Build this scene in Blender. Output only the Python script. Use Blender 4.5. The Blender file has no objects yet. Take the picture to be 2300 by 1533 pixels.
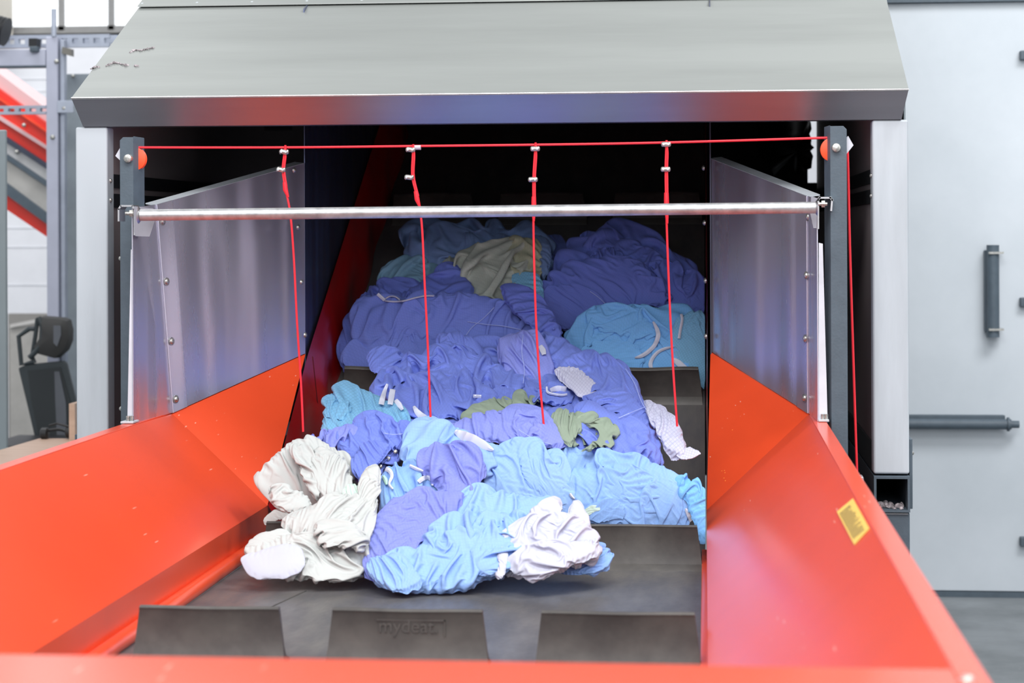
import bpy, math, random
import numpy as np
from mathutils import Vector, Matrix

scene = bpy.context.scene
col = scene.collection
R = random.Random(7)

# ------------------------------------------------------------------ camera
F = 4600.0            # focal length in pixels of a 2300 px wide frame
HC = 1.42             # lens height above the factory floor
HY = 520.0            # row of the horizon
YAW, ROLL = math.radians(5.4), 0.004
cam_data = bpy.data.cameras.new('camera')
cam = bpy.data.objects.new('camera', cam_data)
col.objects.link(cam)
cam_data.sensor_fit = 'HORIZONTAL'
cam_data.sensor_width = 36.0
cam_data.lens = 36.0 * F / 2300.0
cam_data.shift_y = (HY - 766.5) / 2300.0
cam_data.clip_end = 200
CR = Matrix.Rotation(YAW, 3, 'Z') @ Matrix.Rotation(math.pi / 2, 3, 'X') @ Matrix.Rotation(-ROLL, 3, 'Z')
cam.matrix_world = Matrix.Translation((0, 0, HC)) @ CR.to_4x4()
cam_data.dof.use_dof = True
cam_data.dof.focus_distance = 5.2
cam_data.dof.aperture_fstop = 5.0
scene.camera = cam

# ------------------------------------------------------------------ light
world = bpy.data.worlds.new('world'); scene.world = world; world.use_nodes = True
bgn = world.node_tree.nodes['Background']
bgn.inputs[0].default_value = (0.93, 0.96, 1.0, 1); bgn.inputs[1].default_value = 0.55
def area(name, loc, target, sx, sy, power, colr=(1, 1, 1)):
    d = bpy.data.lights.new(name, 'AREA'); d.shape = 'RECTANGLE'; d.size = sx; d.size_y = sy
    d.energy = power; d.color = colr
    o = bpy.data.objects.new(name, d); col.objects.link(o); o.location = loc
    o.rotation_euler = (Vector(target) - Vector(loc)).to_track_quat('-Z', 'Y').to_euler()
    return o
area('ceiling_or_fill_light', (-0.6, 1.6, 5.2), (-0.6, 4.2, 0.6), 3.0, 1.6, 190, (1, .985, .96))
area('ceiling_or_fill_light', (1.9, 1.0, 5.0), (-0.4, 4.6, 0.6), 0.5, 3.0, 60)
area('ceiling_or_fill_light', (-4.0, 1.0, 5.0), (-0.4, 4.6, 0.6), 0.5, 3.0, 60)
area('ceiling_or_fill_light', (-4.0, 8.5, 5.5), (-4.0, 11.0, 0.8), 3.0, 2.0, 160)  # added fill to brighten the left background
area('ceiling_or_fill_light', (2.6, 4.6, 5.5), (1.8, 8.0, 0.9), 2.5, 1.5, 230)  # added fill aimed at the pale machine door
area('added_fill_light', (-0.6, -2.6, 3.6), (-0.5, 5.0, 1.3), 6.0, 2.2, 190, (.97, .98, 1))  # added frontal fill from behind the camera, not a window
area('added_fill_light', (4.2, 0.2, 2.6), (-1.2, 5.2, 1.2), 0.6, 2.6, 40, (.95, .97, 1))  # added narrow panel that puts streaks on the steel plates
scene.view_settings.view_transform = 'Standard'
scene.view_settings.look = 'None'
scene.view_settings.exposure = 0.0
scene.view_settings.gamma = 1.0
scene.view_settings.use_curve_mapping = False

# ------------------------------------------------------------------ pixel -> place in the hall
CRn = np.array(CR)
def ray(px, py):
    v = np.stack([(np.asarray(px, float) - 1150.0) / F, -(np.asarray(py, float) - HY) / F,
                  -np.ones_like(np.asarray(px, float) + np.asarray(py, float) * 0)], -1)
    return v @ CRn.T
O = np.array([0, 0, HC])
def onY(px, py, Y):
    r = ray(px, py); t = Y / r[..., 1]; return O + r * np.asarray(t)[..., None]
def onZ(px, py, Z):
    r = ray(px, py); t = (Z - HC) / r[..., 2]; return O + r * np.asarray(t)[..., None]
def onX(px, py, X):
    r = ray(px, py); t = X / r[..., 0]; return O + r * np.asarray(t)[..., None]
def onP(px, py, p0, n):
    r = ray(px, py); n = np.asarray(n, float); t = ((np.asarray(p0) - O) @ n) / (r @ n); return O + r * np.asarray(t)[..., None]
def project(P):
    c = (np.asarray(P) - O) @ CRn
    return 1150 + F * c[..., 0] / -c[..., 2], HY - F * c[..., 1] / -c[..., 2]

# ------------------------------------------------------------------ materials
def lin(c):
    return tuple(((v / 255) / 12.92 if v / 255 <= 0.04045 else ((v / 255 + 0.055) / 1.055) ** 2.4) for v in c) + (1,)
class NT:
    def __init__(s, name):
        s.m = bpy.data.materials.new(name); s.m.use_nodes = True
        s.t = s.m.node_tree; s.b = s.t.nodes['Principled BSDF']
    def n(s, kind, **kw):
        x = s.t.nodes.new(kind)
        for k, v in kw.items():
            if k.startswith('i_'):
                key = k[2:]; key = int(key) if key.isdigit() else key
                x.inputs[key].default_value = v
            else: setattr(x, k, v)
        return x
    def l(s, a, ao, b, bi): s.t.links.new(a.outputs[ao], b.inputs[bi])
MATS = {}
def mat(name, rgb, rough=.5, metal=0., var=.06, scale=8., stretch=(1, 1, 1), bump=0., bscale=None, spec=.5, coat=0., coatr=.1, rvar=0., rgb2=None, scratches=0., scol=(240, 235, 230), warp=0.):
    if name in MATS: return MATS[name]
    k = NT(name); b = k.b
    b.inputs['Roughness'].default_value = rough; b.inputs['Metallic'].default_value = metal
    b.inputs['Specular IOR Level'].default_value = spec
    b.inputs['Coat Weight'].default_value = coat; b.inputs['Coat Roughness'].default_value = coatr
    tc = k.n('ShaderNodeTexCoord'); mp = k.n('ShaderNodeMapping'); mp.inputs['Scale'].default_value = stretch
    k.l(tc, 'Object', mp, 'Vector')
    nz = k.n('ShaderNodeTexNoise', i_Scale=scale, i_Detail=6.0, i_Roughness=.6); k.l(mp, 0, nz, 'Vector')
    mx = k.n('ShaderNodeMix', data_type='RGBA')
    c = lin(rgb); d = lin(rgb2) if rgb2 else tuple(max(0, v * (1 - 3 * var)) for v in c[:3]) + (1,)
    mx.inputs[6].default_value = d; mx.inputs[7].default_value = c
    rm = k.n('ShaderNodeMapRange'); rm.inputs[1].default_value = .3; rm.inputs[2].default_value = .62
    k.l(nz, 0, rm, 0); k.l(rm, 0, mx, 0)
    out = (mx, 2)
    if scratches:
        m2 = k.n('ShaderNodeMapping'); m2.inputs['Rotation'].default_value = (.3, .5, .6); m2.inputs['Scale'].default_value = (50, 5, 50)
        k.l(tc, 'Object', m2, 'Vector')
        vz = k.n('ShaderNodeTexVoronoi', i_Scale=1.0); k.l(m2, 0, vz, 'Vector')
        r2 = k.n('ShaderNodeMapRange'); r2.inputs[1].default_value = .1; r2.inputs[2].default_value = .05; r2.inputs[4].default_value = 1
        k.l(vz, 'Distance', r2, 0)
        n3 = k.n('ShaderNodeTexNoise', i_Scale=2.5); k.l(tc, 'Object', n3, 'Vector')
        r3 = k.n('ShaderNodeMapRange'); r3.inputs[1].default_value = .52; r3.inputs[2].default_value = .6; r3.inputs[4].default_value = scratches
        k.l(n3, 0, r3, 0)
        mm = k.n('ShaderNodeMath', operation='MULTIPLY'); k.l(r2, 0, mm, 0); k.l(r3, 0, mm, 1)
        m4 = k.n('ShaderNodeMix', data_type='RGBA'); m4.inputs[7].default_value = lin(scol)
        k.l(mm, 0, m4, 0); k.l(mx, 2, m4, 6); out = (m4, 2)
    k.l(out[0], out[1], b, 'Base Color')
    if rvar:
        rr = k.n('ShaderNodeMapRange'); rr.inputs[3].default_value = max(.02, rough - rvar); rr.inputs[4].default_value = min(1, rough + rvar)
        k.l(nz, 0, rr, 0); k.l(rr, 0, b, 'Roughness')
    if bump:
        bz = k.n('ShaderNodeTexNoise', i_Scale=bscale or scale * 5, i_Detail=4.0); k.l(mp, 0, bz, 'Vector')
        bp = k.n('ShaderNodeBump', i_Strength=bump, i_Distance=.004); k.l(bz, 0, bp, 'Height'); k.l(bp, 0, b, 'Normal')
    if warp:
        m5 = k.n('ShaderNodeMapping'); m5.inputs['Scale'].default_value = (7, 7, .5); k.l(tc, 'Object', m5, 'Vector')
        n5 = k.n('ShaderNodeTexNoise', i_Scale=1.0, i_Detail=1.0); k.l(m5, 0, n5, 'Vector')
        b5 = k.n('ShaderNodeBump', i_Strength=warp, i_Distance=.05); k.l(n5, 0, b5, 'Height'); k.l(b5, 0, b, 'Normal')
    MATS[name] = k.m
    return k.m
def cloth_mat(name, rgb, grid=.12, gs=195., rough=.8, sheen=.04, fine=.5, gcol=None):
    if name in MATS: return MATS[name]
    k = NT(name); b = k.b
    b.inputs['Roughness'].default_value = rough; b.inputs['Sheen Weight'].default_value = sheen; b.inputs['Sheen Roughness'].default_value = .5
    b.inputs['Specular IOR Level'].default_value = .25
    uv = k.n('ShaderNodeUVMap', uv_map='UVMap')
    c = lin(rgb)
    br = k.n('ShaderNodeTexBrick', offset=0.0, squash=1.0)
    br.inputs['Scale'].default_value = gs; br.inputs['Mortar Size'].default_value = .1; br.inputs['Mortar Smooth'].default_value = .6
    br.inputs['Brick Width'].default_value = 1.0; br.inputs['Row Height'].default_value = 1.0
    k.l(uv, 0, br, 'Vector')
    g = lin(gcol) if gcol else tuple(v * .62 for v in c[:3]) + (1,)
    mx = k.n('ShaderNodeMix', data_type='RGBA'); mx.inputs[6].default_value = c; mx.inputs[7].default_value = g
    mm = k.n('ShaderNodeMath', operation='MULTIPLY'); mm.inputs[1].default_value = grid
    k.l(br, 'Fac', mm, 0); k.l(mm, 0, mx, 0)
    nz = k.n('ShaderNodeTexNoise', i_Scale=7.0, i_Detail=3.0); k.l(uv, 0, nz, 'Vector')
    hs = k.n('ShaderNodeHueSaturation'); rm = k.n('ShaderNodeMapRange'); rm.inputs[3].default_value = .92; rm.inputs[4].default_value = 1.06
    k.l(nz, 0, rm, 0); k.l(rm, 0, hs, 'Value'); k.l(mx, 2, hs, 'Color'); k.l(hs, 0, b, 'Base Color')
    mp = k.n('ShaderNodeMapping'); mp.inputs['Scale'].default_value = (22, 60, 1); mp.inputs['Rotation'].default_value = (0, 0, .5); k.l(uv, 0, mp, 0)
    n2 = k.n('ShaderNodeTexNoise', noise_type='RIDGED_MULTIFRACTAL', i_Scale=1.1, i_Detail=3.0, i_Distortion=.8); k.l(mp, 0, n2, 'Vector')
    bp = k.n('ShaderNodeBump', i_Strength=fine, i_Distance=.006); k.l(n2, 0, bp, 'Height'); k.l(bp, 0, b, 'Normal')
    MATS[name] = k.m
    return k.m

ORANGE = mat('orange_paint', (230, 78, 40), .4, var=.03, scale=2.5, coat=.6, coatr=.22, scratches=.6, scol=(250, 190, 170))
STEEL = mat('sheet_steel', (222, 222, 236), .28, .8, var=.008, scale=5, stretch=(2, 2, .1), rvar=.05, warp=.5)
STEEL_ROOF = mat('brushed_roof_steel', (158, 162, 160), .55, .55, var=.05, scale=5, stretch=(.15, 1, 1), bump=.08, bscale=60)
STEEL_LIP = mat('brushed_lip_steel', (168, 168, 176), .3, .9, var=.04, scale=10, stretch=(.1, 1, 1))
STEEL_POST = mat('frame_sheet_steel', (192, 199, 206), .6, .1, var=.06, scale=4, stretch=(3, 3, .4))
STAINLESS = mat('stainless_edge', (205, 205, 208), .3, .9, var=.04)
GALV = mat('galvanised_tube', (196, 198, 200), .38, .75, var=.12, scale=40, bump=.1, bscale=80)
DARKSTEEL = mat('dark_deflector_steel', (104, 112, 142), .32, .8, var=.1, scale=6, stretch=(1, 1, .1), warp=.5)
ANTHRA = mat('anthracite_paint', (80, 93, 104), .55, 0, var=.05, scale=30, bump=.12, bscale=160)
ZINC = mat('zinc_plated', (205, 205, 200), .35, .8, var=.2, scale=200)
RUBBER = mat('black_rubber', (66, 64, 63), .5, 0, var=.12, scale=9, bump=.12, bscale=40, rvar=.12, rgb2=(90, 88, 85))
BELT = mat('dusty_belt_rubber', (80, 80, 83), .4, 0, scale=7, stretch=(2.2, .7, 1), bump=.18, bscale=55, rvar=.14, rgb2=(98, 96, 94), scratches=.3, scol=(150, 150, 150))
MESHM = mat('hood_shade_black', (12, 12, 14), .8, 0, var=.1)  # near-black stands for the shade deep inside the hood
CORD = mat('red_cord', (238, 40, 55), .45, 0, var=.02)
PULLEY = mat('orange_plastic', (255, 84, 40), .4, 0, var=.02)
WHITEP = mat('white_fabric_tag', (184, 188, 204), .8, 0, var=.02, bump=.05)
DOORM = mat('pale_grey_lacquer', (202, 209, 216), .45, 0, var=.035, scale=1.2, rgb2=(186, 194, 201), coat=.1)
FLOORM = mat('scuffed_grey_floor', (128, 133, 137), .6, 0, scale=3, rgb2=(100, 105, 108), bump=.06, scratches=.6, scol=(170, 172, 172))
WALLM = mat('white_wall_panel', (236, 238, 244), .7, 0, var=.015)
STRUT = mat('galvanised_strut', (176, 184, 200), .5, .25, var=.05, scale=10)
LAV = mat('lavender_strut', (186, 190, 208), .5, .1, var=.03)
BLACKP = mat('black_plastic', (30, 32, 36), .5, 0, var=.05)
CHAIRP = mat('chair_frame_plastic', (58, 66, 70), .5, 0, var=.04)
WOOD = mat('light_wood', (206, 178, 158), .4, 0, scale=6, stretch=(1, 8, 8), rgb2=(190, 160, 140))
GREYBOX = mat('warm_grey_board', (150, 148, 145), .7, 0, var=.03)
GREENGREY = mat('green_grey_cabinet', (140, 151, 156), .5, 0, var=.02)
YELLOW = mat('yellow_sticker', (226, 192, 96), .5, 0, var=.01)
INK = mat('sticker_ink', (96, 84, 60), .6, 0, var=.01)
REDB = mat('red_conveyor_paint', (222, 50, 36), .4, 0, var=.04, coat=.2)
PINKB = mat('pale_red_flange', (212, 178, 180), .4, 0, var=.02)
CREAM = mat('cream_column', (206, 200, 188), .7, 0, var=.02)
LINT = mat('grey_lint', (190, 180, 184), .95, 0, var=.3, scale=90, bump=.8, bscale=120)
FILM = mat('black_film', (16, 17, 18), .3, 0, var=.3, scale=6, bump=.6, bscale=9)
# perforated net: dark web with paler knots
def net_mat(name, base, dot, sc):
    k = NT(name); b = k.b; b.inputs['Roughness'].default_value = .7
    tc = k.n('ShaderNodeTexCoord'); mp = k.n('ShaderNodeMapping'); mp.inputs['Rotation'].default_value = (math.radians(45), 0, 0)
    k.l(tc, 'Object', mp, 0)
    v = k.n('ShaderNodeTexVoronoi', i_Scale=sc, i_Randomness=0.0); k.l(mp, 0, v, 'Vector')
    r = k.n('ShaderNodeMapRange'); r.inputs[1].default_value = .38; r.inputs[2].default_value = .25; k.l(v, 'Distance', r, 0)
    mx = k.n('ShaderNodeMix', data_type='RGBA'); mx.inputs[6].default_value = lin(base); mx.inputs[7].default_value = lin(dot)
    k.l(r, 0, mx, 0); k.l(mx, 2, b, 'Base Color')
    return k.m
NET = net_mat('black_net', (126, 116, 118), (225, 225, 226), 100)
NETC = net_mat('chair_net', (50, 55, 58), (84, 90, 96), 90)
gk = NT('window_glass'); gk.b.inputs['Base Color'].default_value = (1, 1, 1, 1); gk.b.inputs['Roughness'].default_value = .02
gk.b.inputs['Transmission Weight'].default_value = 1; gk.b.inputs['IOR'].default_value = 1.02; GLASS = gk.m
pk = NT('daylight_glow_pane'); pk.b.inputs['Base Color'].default_value = (.9, .93, .95, 1); pk.b.inputs['Emission Color'].default_value = (.94, .97, 1, 1); pk.b.inputs['Emission Strength'].default_value = .95; PANE = pk.m  # pane emission stands in for the bright daylight outside

# ------------------------------------------------------------------ mesh building
class MB:
    def __init__(s): s.v = []; s.f = []
    def add(s, v, f):
        o = len(s.v); s.v += [tuple(map(float, p)) for p in v]; s.f += [tuple(i + o for i in q) for q in f]; return s
    def box(s, a, b):
        (x0, y0, z0), (x1, y1, z1) = a, b
        x0, x1 = sorted((x0, x1)); y0, y1 = sorted((y0, y1)); z0, z1 = sorted((z0, z1))
        return s.add([(x0, y0, z0), (x1, y0, z0), (x1, y1, z0), (x0, y1, z0), (x0, y0, z1), (x1, y0, z1), (x1, y1, z1), (x0, y1, z1)],
                     [(0, 3, 2, 1), (4, 5, 6, 7), (0, 1, 5, 4), (1, 2, 6, 5), (2, 3, 7, 6), (3, 0, 4, 7)])
    def slab(s, pts, t):
        pts = [np.array(p, float) for p in pts]; t = np.array(t, float); n = len(pts)
        v = pts + [p + t for p in pts]
        f = [tuple(range(n))[::-1], tuple(range(n, 2 * n))] + [(i, (i + 1) % n, n + (i + 1) % n, n + i) for i in range(n)]
        return s.add(v, f)
    def tube(s, path, r, seg=12, cap=True, closed=False):
        P = [np.array(p, float) for p in path]; n = len(P); v = []; f = []
        rr = r if hasattr(r, '__len__') else [r] * n
        up = None
        for i in range(n):
            d = P[min(i + 1, n - 1)] - P[max(i - 1, 0)]
            if closed: d = P[(i + 1) % n] - P[i - 1]
            d = d / (np.linalg.norm(d) + 1e-12)
            if up is None:
                up = np.cross(d, (0, 0, 1.0)); 
                if np.linalg.norm(up) < .1: up = np.cross(d, (0, 1.0, 0))
            up = up - d * (up @ d); up /= np.linalg.norm(up); w = np.cross(d, up)
            for k in range(seg):
                a = 2 * math.pi * k / seg; v.append(P[i] + (up * math.cos(a) + w * math.sin(a)) * rr[i])
        for i in range(n if closed else n - 1):
            for k in range(seg):
                a = i * seg + k; b = i * seg + (k + 1) % seg; c = ((i + 1) % n) * seg + (k + 1) % seg; d = ((i + 1) % n) * seg + k
                f.append((a, b, c, d))
        if cap and not closed: f += [tuple(range(seg))[::-1], tuple(range((n - 1) * seg, n * seg))]
        return s.add(v, f)
    def cyl(s, a, b, r, seg=20): return s.tube([a, b], r, seg)
    def dome(s, c, n, r, h, seg=12):
        c = np.array(c, float); n = np.array(n, float); n /= np.linalg.norm(n)
        return s.tube([c, c + n * h * .45, c + n * h * .8, c + n * h], [r, r * .92, r * .65, r * .25], seg)
    def mesh(s, name, origin=(0, 0, 0), smooth=False):
        me = bpy.data.meshes.new(name)
        o = np.array(origin, float)
        me.from_pydata([tuple(np.array(p) - o) for p in s.v], [], s.f); me.update()
        import bmesh
        bm = bmesh.new(); bm.from_mesh(me); bmesh.ops.recalc_face_normals(bm, faces=bm.faces); bm.to_mesh(me); bm.free()
        if smooth: me.shade_smooth()
        return me
LOC = {}
def link(o, parent=None, loc=None):
    col.objects.link(o)
    if parent is not None: o.parent = parent
    return o
def tag(o, label=None, cat=None, group=None, kind=None):
    if label: o['label'] = label
    if cat: o['category'] = cat
    if group: o['group'] = group
    if kind: o['kind'] = kind
    return o
def wloc(o):
    p = Vector((0, 0, 0))
    while o is not None: p += o.location; o = o.parent
    return p
def thing(name, loc, label, cat, group=None):
    o = bpy.data.objects.new(name, None); o.empty_display_size = .1; o.location = tuple(map(float, loc)); col.objects.link(o)
    return tag(o, label, cat, group)
def obj(name, mb, m, parent=None, bevel=0., smooth=False, label=None, segs=2):
    if parent is None:
        a = np.array(mb.v); org = ((a[:, 0].min() + a[:, 0].max()) / 2, (a[:, 1].min() + a[:, 1].max()) / 2, a[:, 2].min())
    else: org = wloc(parent)
    me = mb.mesh(name, org, smooth); me.materials.append(m)
    o = bpy.data.objects.new(name, me); link(o, parent)
    if parent is None: o.location = org
    if bevel:
        b = o.modifiers.new('bevel', 'BEVEL'); b.width = bevel; b.segments = segs; b.limit_method = 'ANGLE'; b.angle_limit = math.radians(35)
        me.shade_smooth(); 
        w = o.modifiers.new('wn', 'WEIGHTED_NORMAL'); w.keep_sharp = True
    elif smooth:
        me.set_sharp_from_angle(angle=math.radians(40))
    if label: o['label'] = label
    return o
def Z(rel): return HC + rel
# ================================================================== the setting
tag(obj('floor', MB().box((-9, -3, -.05), (7, 16, 0)), FLOORM), kind='structure')
# back wall with a window band
wy = 13.0
wz0 = onY(150, 75, wy)[2]; wx0 = onY(22, 30, wy)[0]
w = MB(); w.box((-9, wy, 0), (7, wy + .2, wz0)); w.box((-9, wy, wz0), (wx0, wy + .2, 7)); w.box((1.5, wy, wz0), (7, wy + .2, 7)); w.box((wx0, wy, wz0 + 2.6), (1.5, wy + .2, 7))
wb = tag(obj('wall_back', w, WALLM), kind='structure')
for py in (178, 205, 512, 640, 555):
    p = onY(60, py, wy - .01)
    obj('panel_joint', MB().box((-6, wy - .006, p[2] - .002), (-1.0, wy, p[2] + .002)), mat('joint_grey', (224, 226, 232), .8), wb)
wf = thing('window_1', (wx0, wy, wz0), None, None); wf['kind'] = 'structure'
fr = MB()
for px in (135, 247, 400):
    x = onY(px, 30, wy)[0]; fr.box((x - .02, wy + .02, wz0), (x + .02, wy + .08, wz0 + 2.6))
z = onY(150, 63, wy)[2]; fr.box((wx0, wy + .02, z - .015), (1.5, wy + .08, z + .015))
fr.box((wx0, wy, wz0 - .03), (1.5, wy + .1, wz0 + .02))
obj('window_frame', fr, mat('window_frame_grey', (150, 150, 150), .5), wf)
obj('window_glass', MB().box((wx0, wy + .045, wz0), (1.5, wy + .05, wz0 + 2.6)), PANE, wf)
cl = MB().box(onY(-60, 78, 12.6), onY(28, -200, 12.9)); tag(obj('trim_1', cl, CREAM), kind='structure')

# ================================================================== big machine door on the right
D = 8.0
door = thing('machine_door', (1.9, D, 0), 'tall pale grey lacquered enclosure door with dark handles on the right', 'door')
dz0 = onZ(2200, 1340, 0.0)
D = float(dz0[1])
zt = onY(2200, 5, D)[2]
xl = .62
obj('door_leaf', MB().box((xl, D, .022), (2.05, D + .06, zt)), DOORM, door, bevel=.004)
obj('door_leaf', MB().box((2.065, D + .01, .022), (3.4, D + .07, zt)), DOORM, door, bevel=.004)
obj('head_trim', MB().box((xl, D - .03, zt), (3.4, D + .06, zt + .022)), ANTHRA, door)
obj('kick_plate', MB().box((xl, D - .01, 0.0), (3.4, D + .05, .02)), ANTHRA, door)
obj('top_panel', MB().box((xl, D + .02, zt + .022), (3.4, D + .08, zt + .8)), DOORM, door)
def door_handle(a, b, vertical):
    h = None
    A = onY(*a, D - .05); B = onY(*b, D - .05)
    if vertical:
        back = MB().box((A[0], D - .035, B[2] + .02), (A[0] + .05, D, A[2] - .02))
        h = obj('handle', back, ANTHRA, door, bevel=.002)
        obj('grip', MB().cyl((B[0] - .025, D - .045, B[2]), (B[0] - .025, D - .045, A[2]), .024, 16), ANTHRA, h, smooth=True)
        for zz in (B[2] + .03, A[2] - .03):
            obj('clip', MB().box((A[0] + .01, D - .075, zz - .004), (B[0] + .012, D - .02, zz + .004)), ZINC, h)
    else:
        h = obj('handle', MB().box((A[0], D - .035, A[2] - .02), (B[0] - .05, D, A[2])), ANTHRA, door, bevel=.002)
        zc = (A[2] - .02 + B[2]) / 2
        obj('grip', MB().cyl((A[0], D - .05, zc), (B[0] - .03, D - .05, zc), .02, 16), ANTHRA, h, smooth=True)
        obj('end_cap', MB().cyl((B[0] - .045, D - .05, zc), (B[0] - .037, D - .05, zc), .027, 16), ANTHRA, h, smooth=True)
        obj('end_knob', MB().cyl((B[0] - .04, D - .05, zc), (B[0], D - .05, zc), .014, 16), ANTHRA, h, smooth=True)
door_handle((2213, 550), (2246, 757), True)
door_handle((1930, 932), (2289, 960), False)
for py in (125, 678, 1214):
    p = onY(2304, py, D)
    obj('latch', MB().box((p[0] - .025, D - .03, p[2] - .018), (p[0] + .04, D, p[2] + .018)), ANTHRA, door, bevel=.004)

# ================================================================== orange hopper
ZR, ZF, ZB = Z(-.457), Z(-.686), Z(-.772)
XL0, XR0, XL1, XR1 = -1.10, 0.0, -1.356, .253
YF, YC = 2.165, 4.78
wallN_L = np.array([.229, 0, .256]); wallN_R = np.array([-.229, 0, .253])
bL = onP(387, 929, (XL0, 0, ZF), wallN_L); bR = onP(1816, 930, (XR0, 0, ZF), wallN_R)
cL = onX(601, 1141, XL0); cR = np.array([XR0, 5.06, ZF])
cL = np.array([XL0, cL[1], ZF])
eL = onX(686, 795, XL0 - .005); eR = np.array([.012, eL[1] + .02, 0]); eR[2] = onY(1588, 790, eR[1])[2]
hop = thing('conveyor_hopper', (-.55, 3.4, 0), 'bright orange sheet metal loading hopper with sloped sides around the belt', 'hopper')
t = .004
rimL = np.array([XL1, bL[1], ZR - .0]); rimR = np.array([XR1, bR[1], ZR])
obj('side_wall', MB().slab([(XL0, YF, ZF), cL, bL, (XL1, YC, ZR), (XL1, YF, ZR)], (-t, 0, -t)), ORANGE, hop)
obj('side_wall', MB().slab([(XR0, YF, ZF), cR, bR, (XR1, YC, ZR), (XR1, YF, ZR)], (t, 0, -t)), ORANGE, hop)
obj('funnel_panel', MB().slab([cL, eL, bL], (-t, t, 0)), ORANGE, hop)
obj('funnel_panel', MB().slab([cR, eR, bR], (t, t, 0)), ORANGE, hop)
# turned-out rims
for s, X in ((-1, XL1), (1, XR1)):
    m = MB().box((X, YF - .1, ZR - .004), (X + s * .032, bL[1], ZR + .002))
    m.box((X + s * .028, YF - .1, ZR - .03), (X + s * .032, bL[1], ZR))
    obj('rim_flange', m, ORANGE, hop, bevel=.0015)
    obj('outer_skin', MB().slab([(X + s * .03, YF - .1, .25), (X + s * .03, 4.75, .25), (X + s * .03, 4.75, ZR - .03), (X + s * .03, YF - .1, ZR - .03)], (s * .004, 0, 0)), ORANGE, hop)
    obj('leg', MB().box((X - .03, YF, 0), (X + .03, YF + .06, .26)), ANTHRA, hop)
    obj('leg', MB().box((X - .03, 4.6, 0), (X + .03, 4.66, .26)), ANTHRA, hop)
# skirts beside the belt
YK, SL = 5.22, .54
def beltz(y): return ZB + max(0, y - YK) * SL
obj('skirt', MB().slab([(XL0, YF, ZF), (XL0, cL[1] + .02, ZF), (XL0, cL[1] + .12, ZF - .062), (XL0, YF, ZF - .062)], (-t, 0, 0)), ORANGE, hop)
obj('skirt_lip', MB().tube([(XL0 + .012, YF, ZB + .012), (XL0 + .012, 4.98, ZB + .012)], .017, 14), ORANGE, hop, smooth=True)
obj('skirt', MB().slab([(XR0, YF, ZF), (XR0, cR[1] + .02, ZF), (XR0, cR[1] + .12, ZB - .01), (XR0, YF, ZB - .01)], (t, 0, 0)), ORANGE, hop)
obj('skirt_lip', MB().box((XR0 - .012, YF, ZB - .01), (XR0, 4.9, ZB + .014)), ORANGE, hop, bevel=.002)
# front wall with a broad flat top
obj('front_wall', MB().slab([(XL1 - .03, YF, ZR), (XR1 + .03, YF, ZR), (XR0 + .02, YF, .3), (XL0 - .02, YF, .3)], (0, -.006, 0)), ORANGE, hop)
obj('front_rim', MB().box((XL1 - .032, YF - .2, ZR - .03), (XR1 + .03, YF, ZR + .0)), ORANGE, hop, bevel=.006, segs=3)
p = onZ(2172, 1528, ZR + .001)
obj('rim_screw', MB().dome(p, (0, 0, 1), .009, .006), ZINC, hop, smooth=True)
# flexible red liner walls that follow the climbing belt
liner = mat('red_liner', (172, 22, 26), .3, 0, var=.08, scale=5, bump=.35, bscale=5, coat=.25)
Y2 = 7.3
top = lambda y: eL[2] + (y - eL[1]) * .55
def liner_mesh(X, s, y0, ytop0):
    m = MB(); n = 40; rows = 10; V = []; Fc = []
    for i in range(n + 1):
        y = y0 + (Y2 - y0) * i / n
        zt_ = top(y) if y > eL[1] else cL[2] + (y - cL[1]) * (eL[2] - cL[2]) / (eL[1] - cL[1])
        zb = beltz(y) - .05
        for j in range(rows + 1):
            k = j / rows
            bul = .03 * math.sin(math.pi * k) * (1 + .5 * math.sin(y * 17) * math.sin(k * 5)) * (1 - k * .5)
            V.append((X + s * (bul + .045 * (1 - k) ** 3 * (s > 0)), y, zb + (zt_ - zb) * k))
    for i in range(n):
        for j in range(rows):
            a = i * (rows + 1) + j; Fc.append((a, a + rows + 1, a + rows + 2, a + 1))
    m.add(V, Fc); return m
obj('liner', liner_mesh(XL0 + .002, 1, cL[1], 0), liner, hop, smooth=True)
obj('liner', liner_mesh(XR0 + .004, -.15, cR[1] + .1, 0), liner, hop, smooth=True)
obj('liner_seam', MB().tube([onX(702, 800, XL0 + .03), onX(722, 985, XL0 + .03)], .0014, 6), mat('seam_dark', (90, 10, 18), .6), hop)
# specks on the right funnel panel
nR = np.cross(eR - cR, bR - cR); nR /= np.linalg.norm(nR)
if nR[1] > 0: nR = -nR
for q in ((1627, 1056), (1628, 1061), (1621, 1057), (1626, 1073), (1629, 1079), (1645, 965)):
    p = onP(*q, cR + nR * .0006, nR); obj('paint_chip', MB().dome(p, nR, .0016, .0006, 8), mat('chip', (255, 150, 60), .5), hop)

# yellow sticker on the right slope
wn = wallN_R / np.linalg.norm(wallN_R)
P0 = np.array([XR0, 0, ZF]) + wn * .001
q = [onP(*a, P0, wn) for a in ((1880, 1149), (1916, 1119), (1953, 1186), (1919, 1223))]
st = obj('warning_sticker', MB().slab(q, wn * .0006), YELLOW)
tag(st, 'yellow rectangular sticker with lines of small print on the right hopper slope', 'sticker')
u = q[1] - q[0]; v = q[3] - q[0]
pm = MB(); rr = random.Random(3)
for i in range(24):
    a = .1 + .8 * i / 24; l0 = .08; l1 = .70 - .25 * rr.random() * (i % 3 == 0)
    b0 = q[0] + v * a + u * l0 + wn * .0008
    x = l0
    while x < l1:
        dx = .05 + .1 * rr.random()
        c0 = q[0] + v * a + u * x + wn * .0007
        pm.slab([c0, c0 + u * dx * .85, c0 + u * dx * .85 + v * .016, c0 + v * .016], wn * .0002); x += dx
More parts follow.
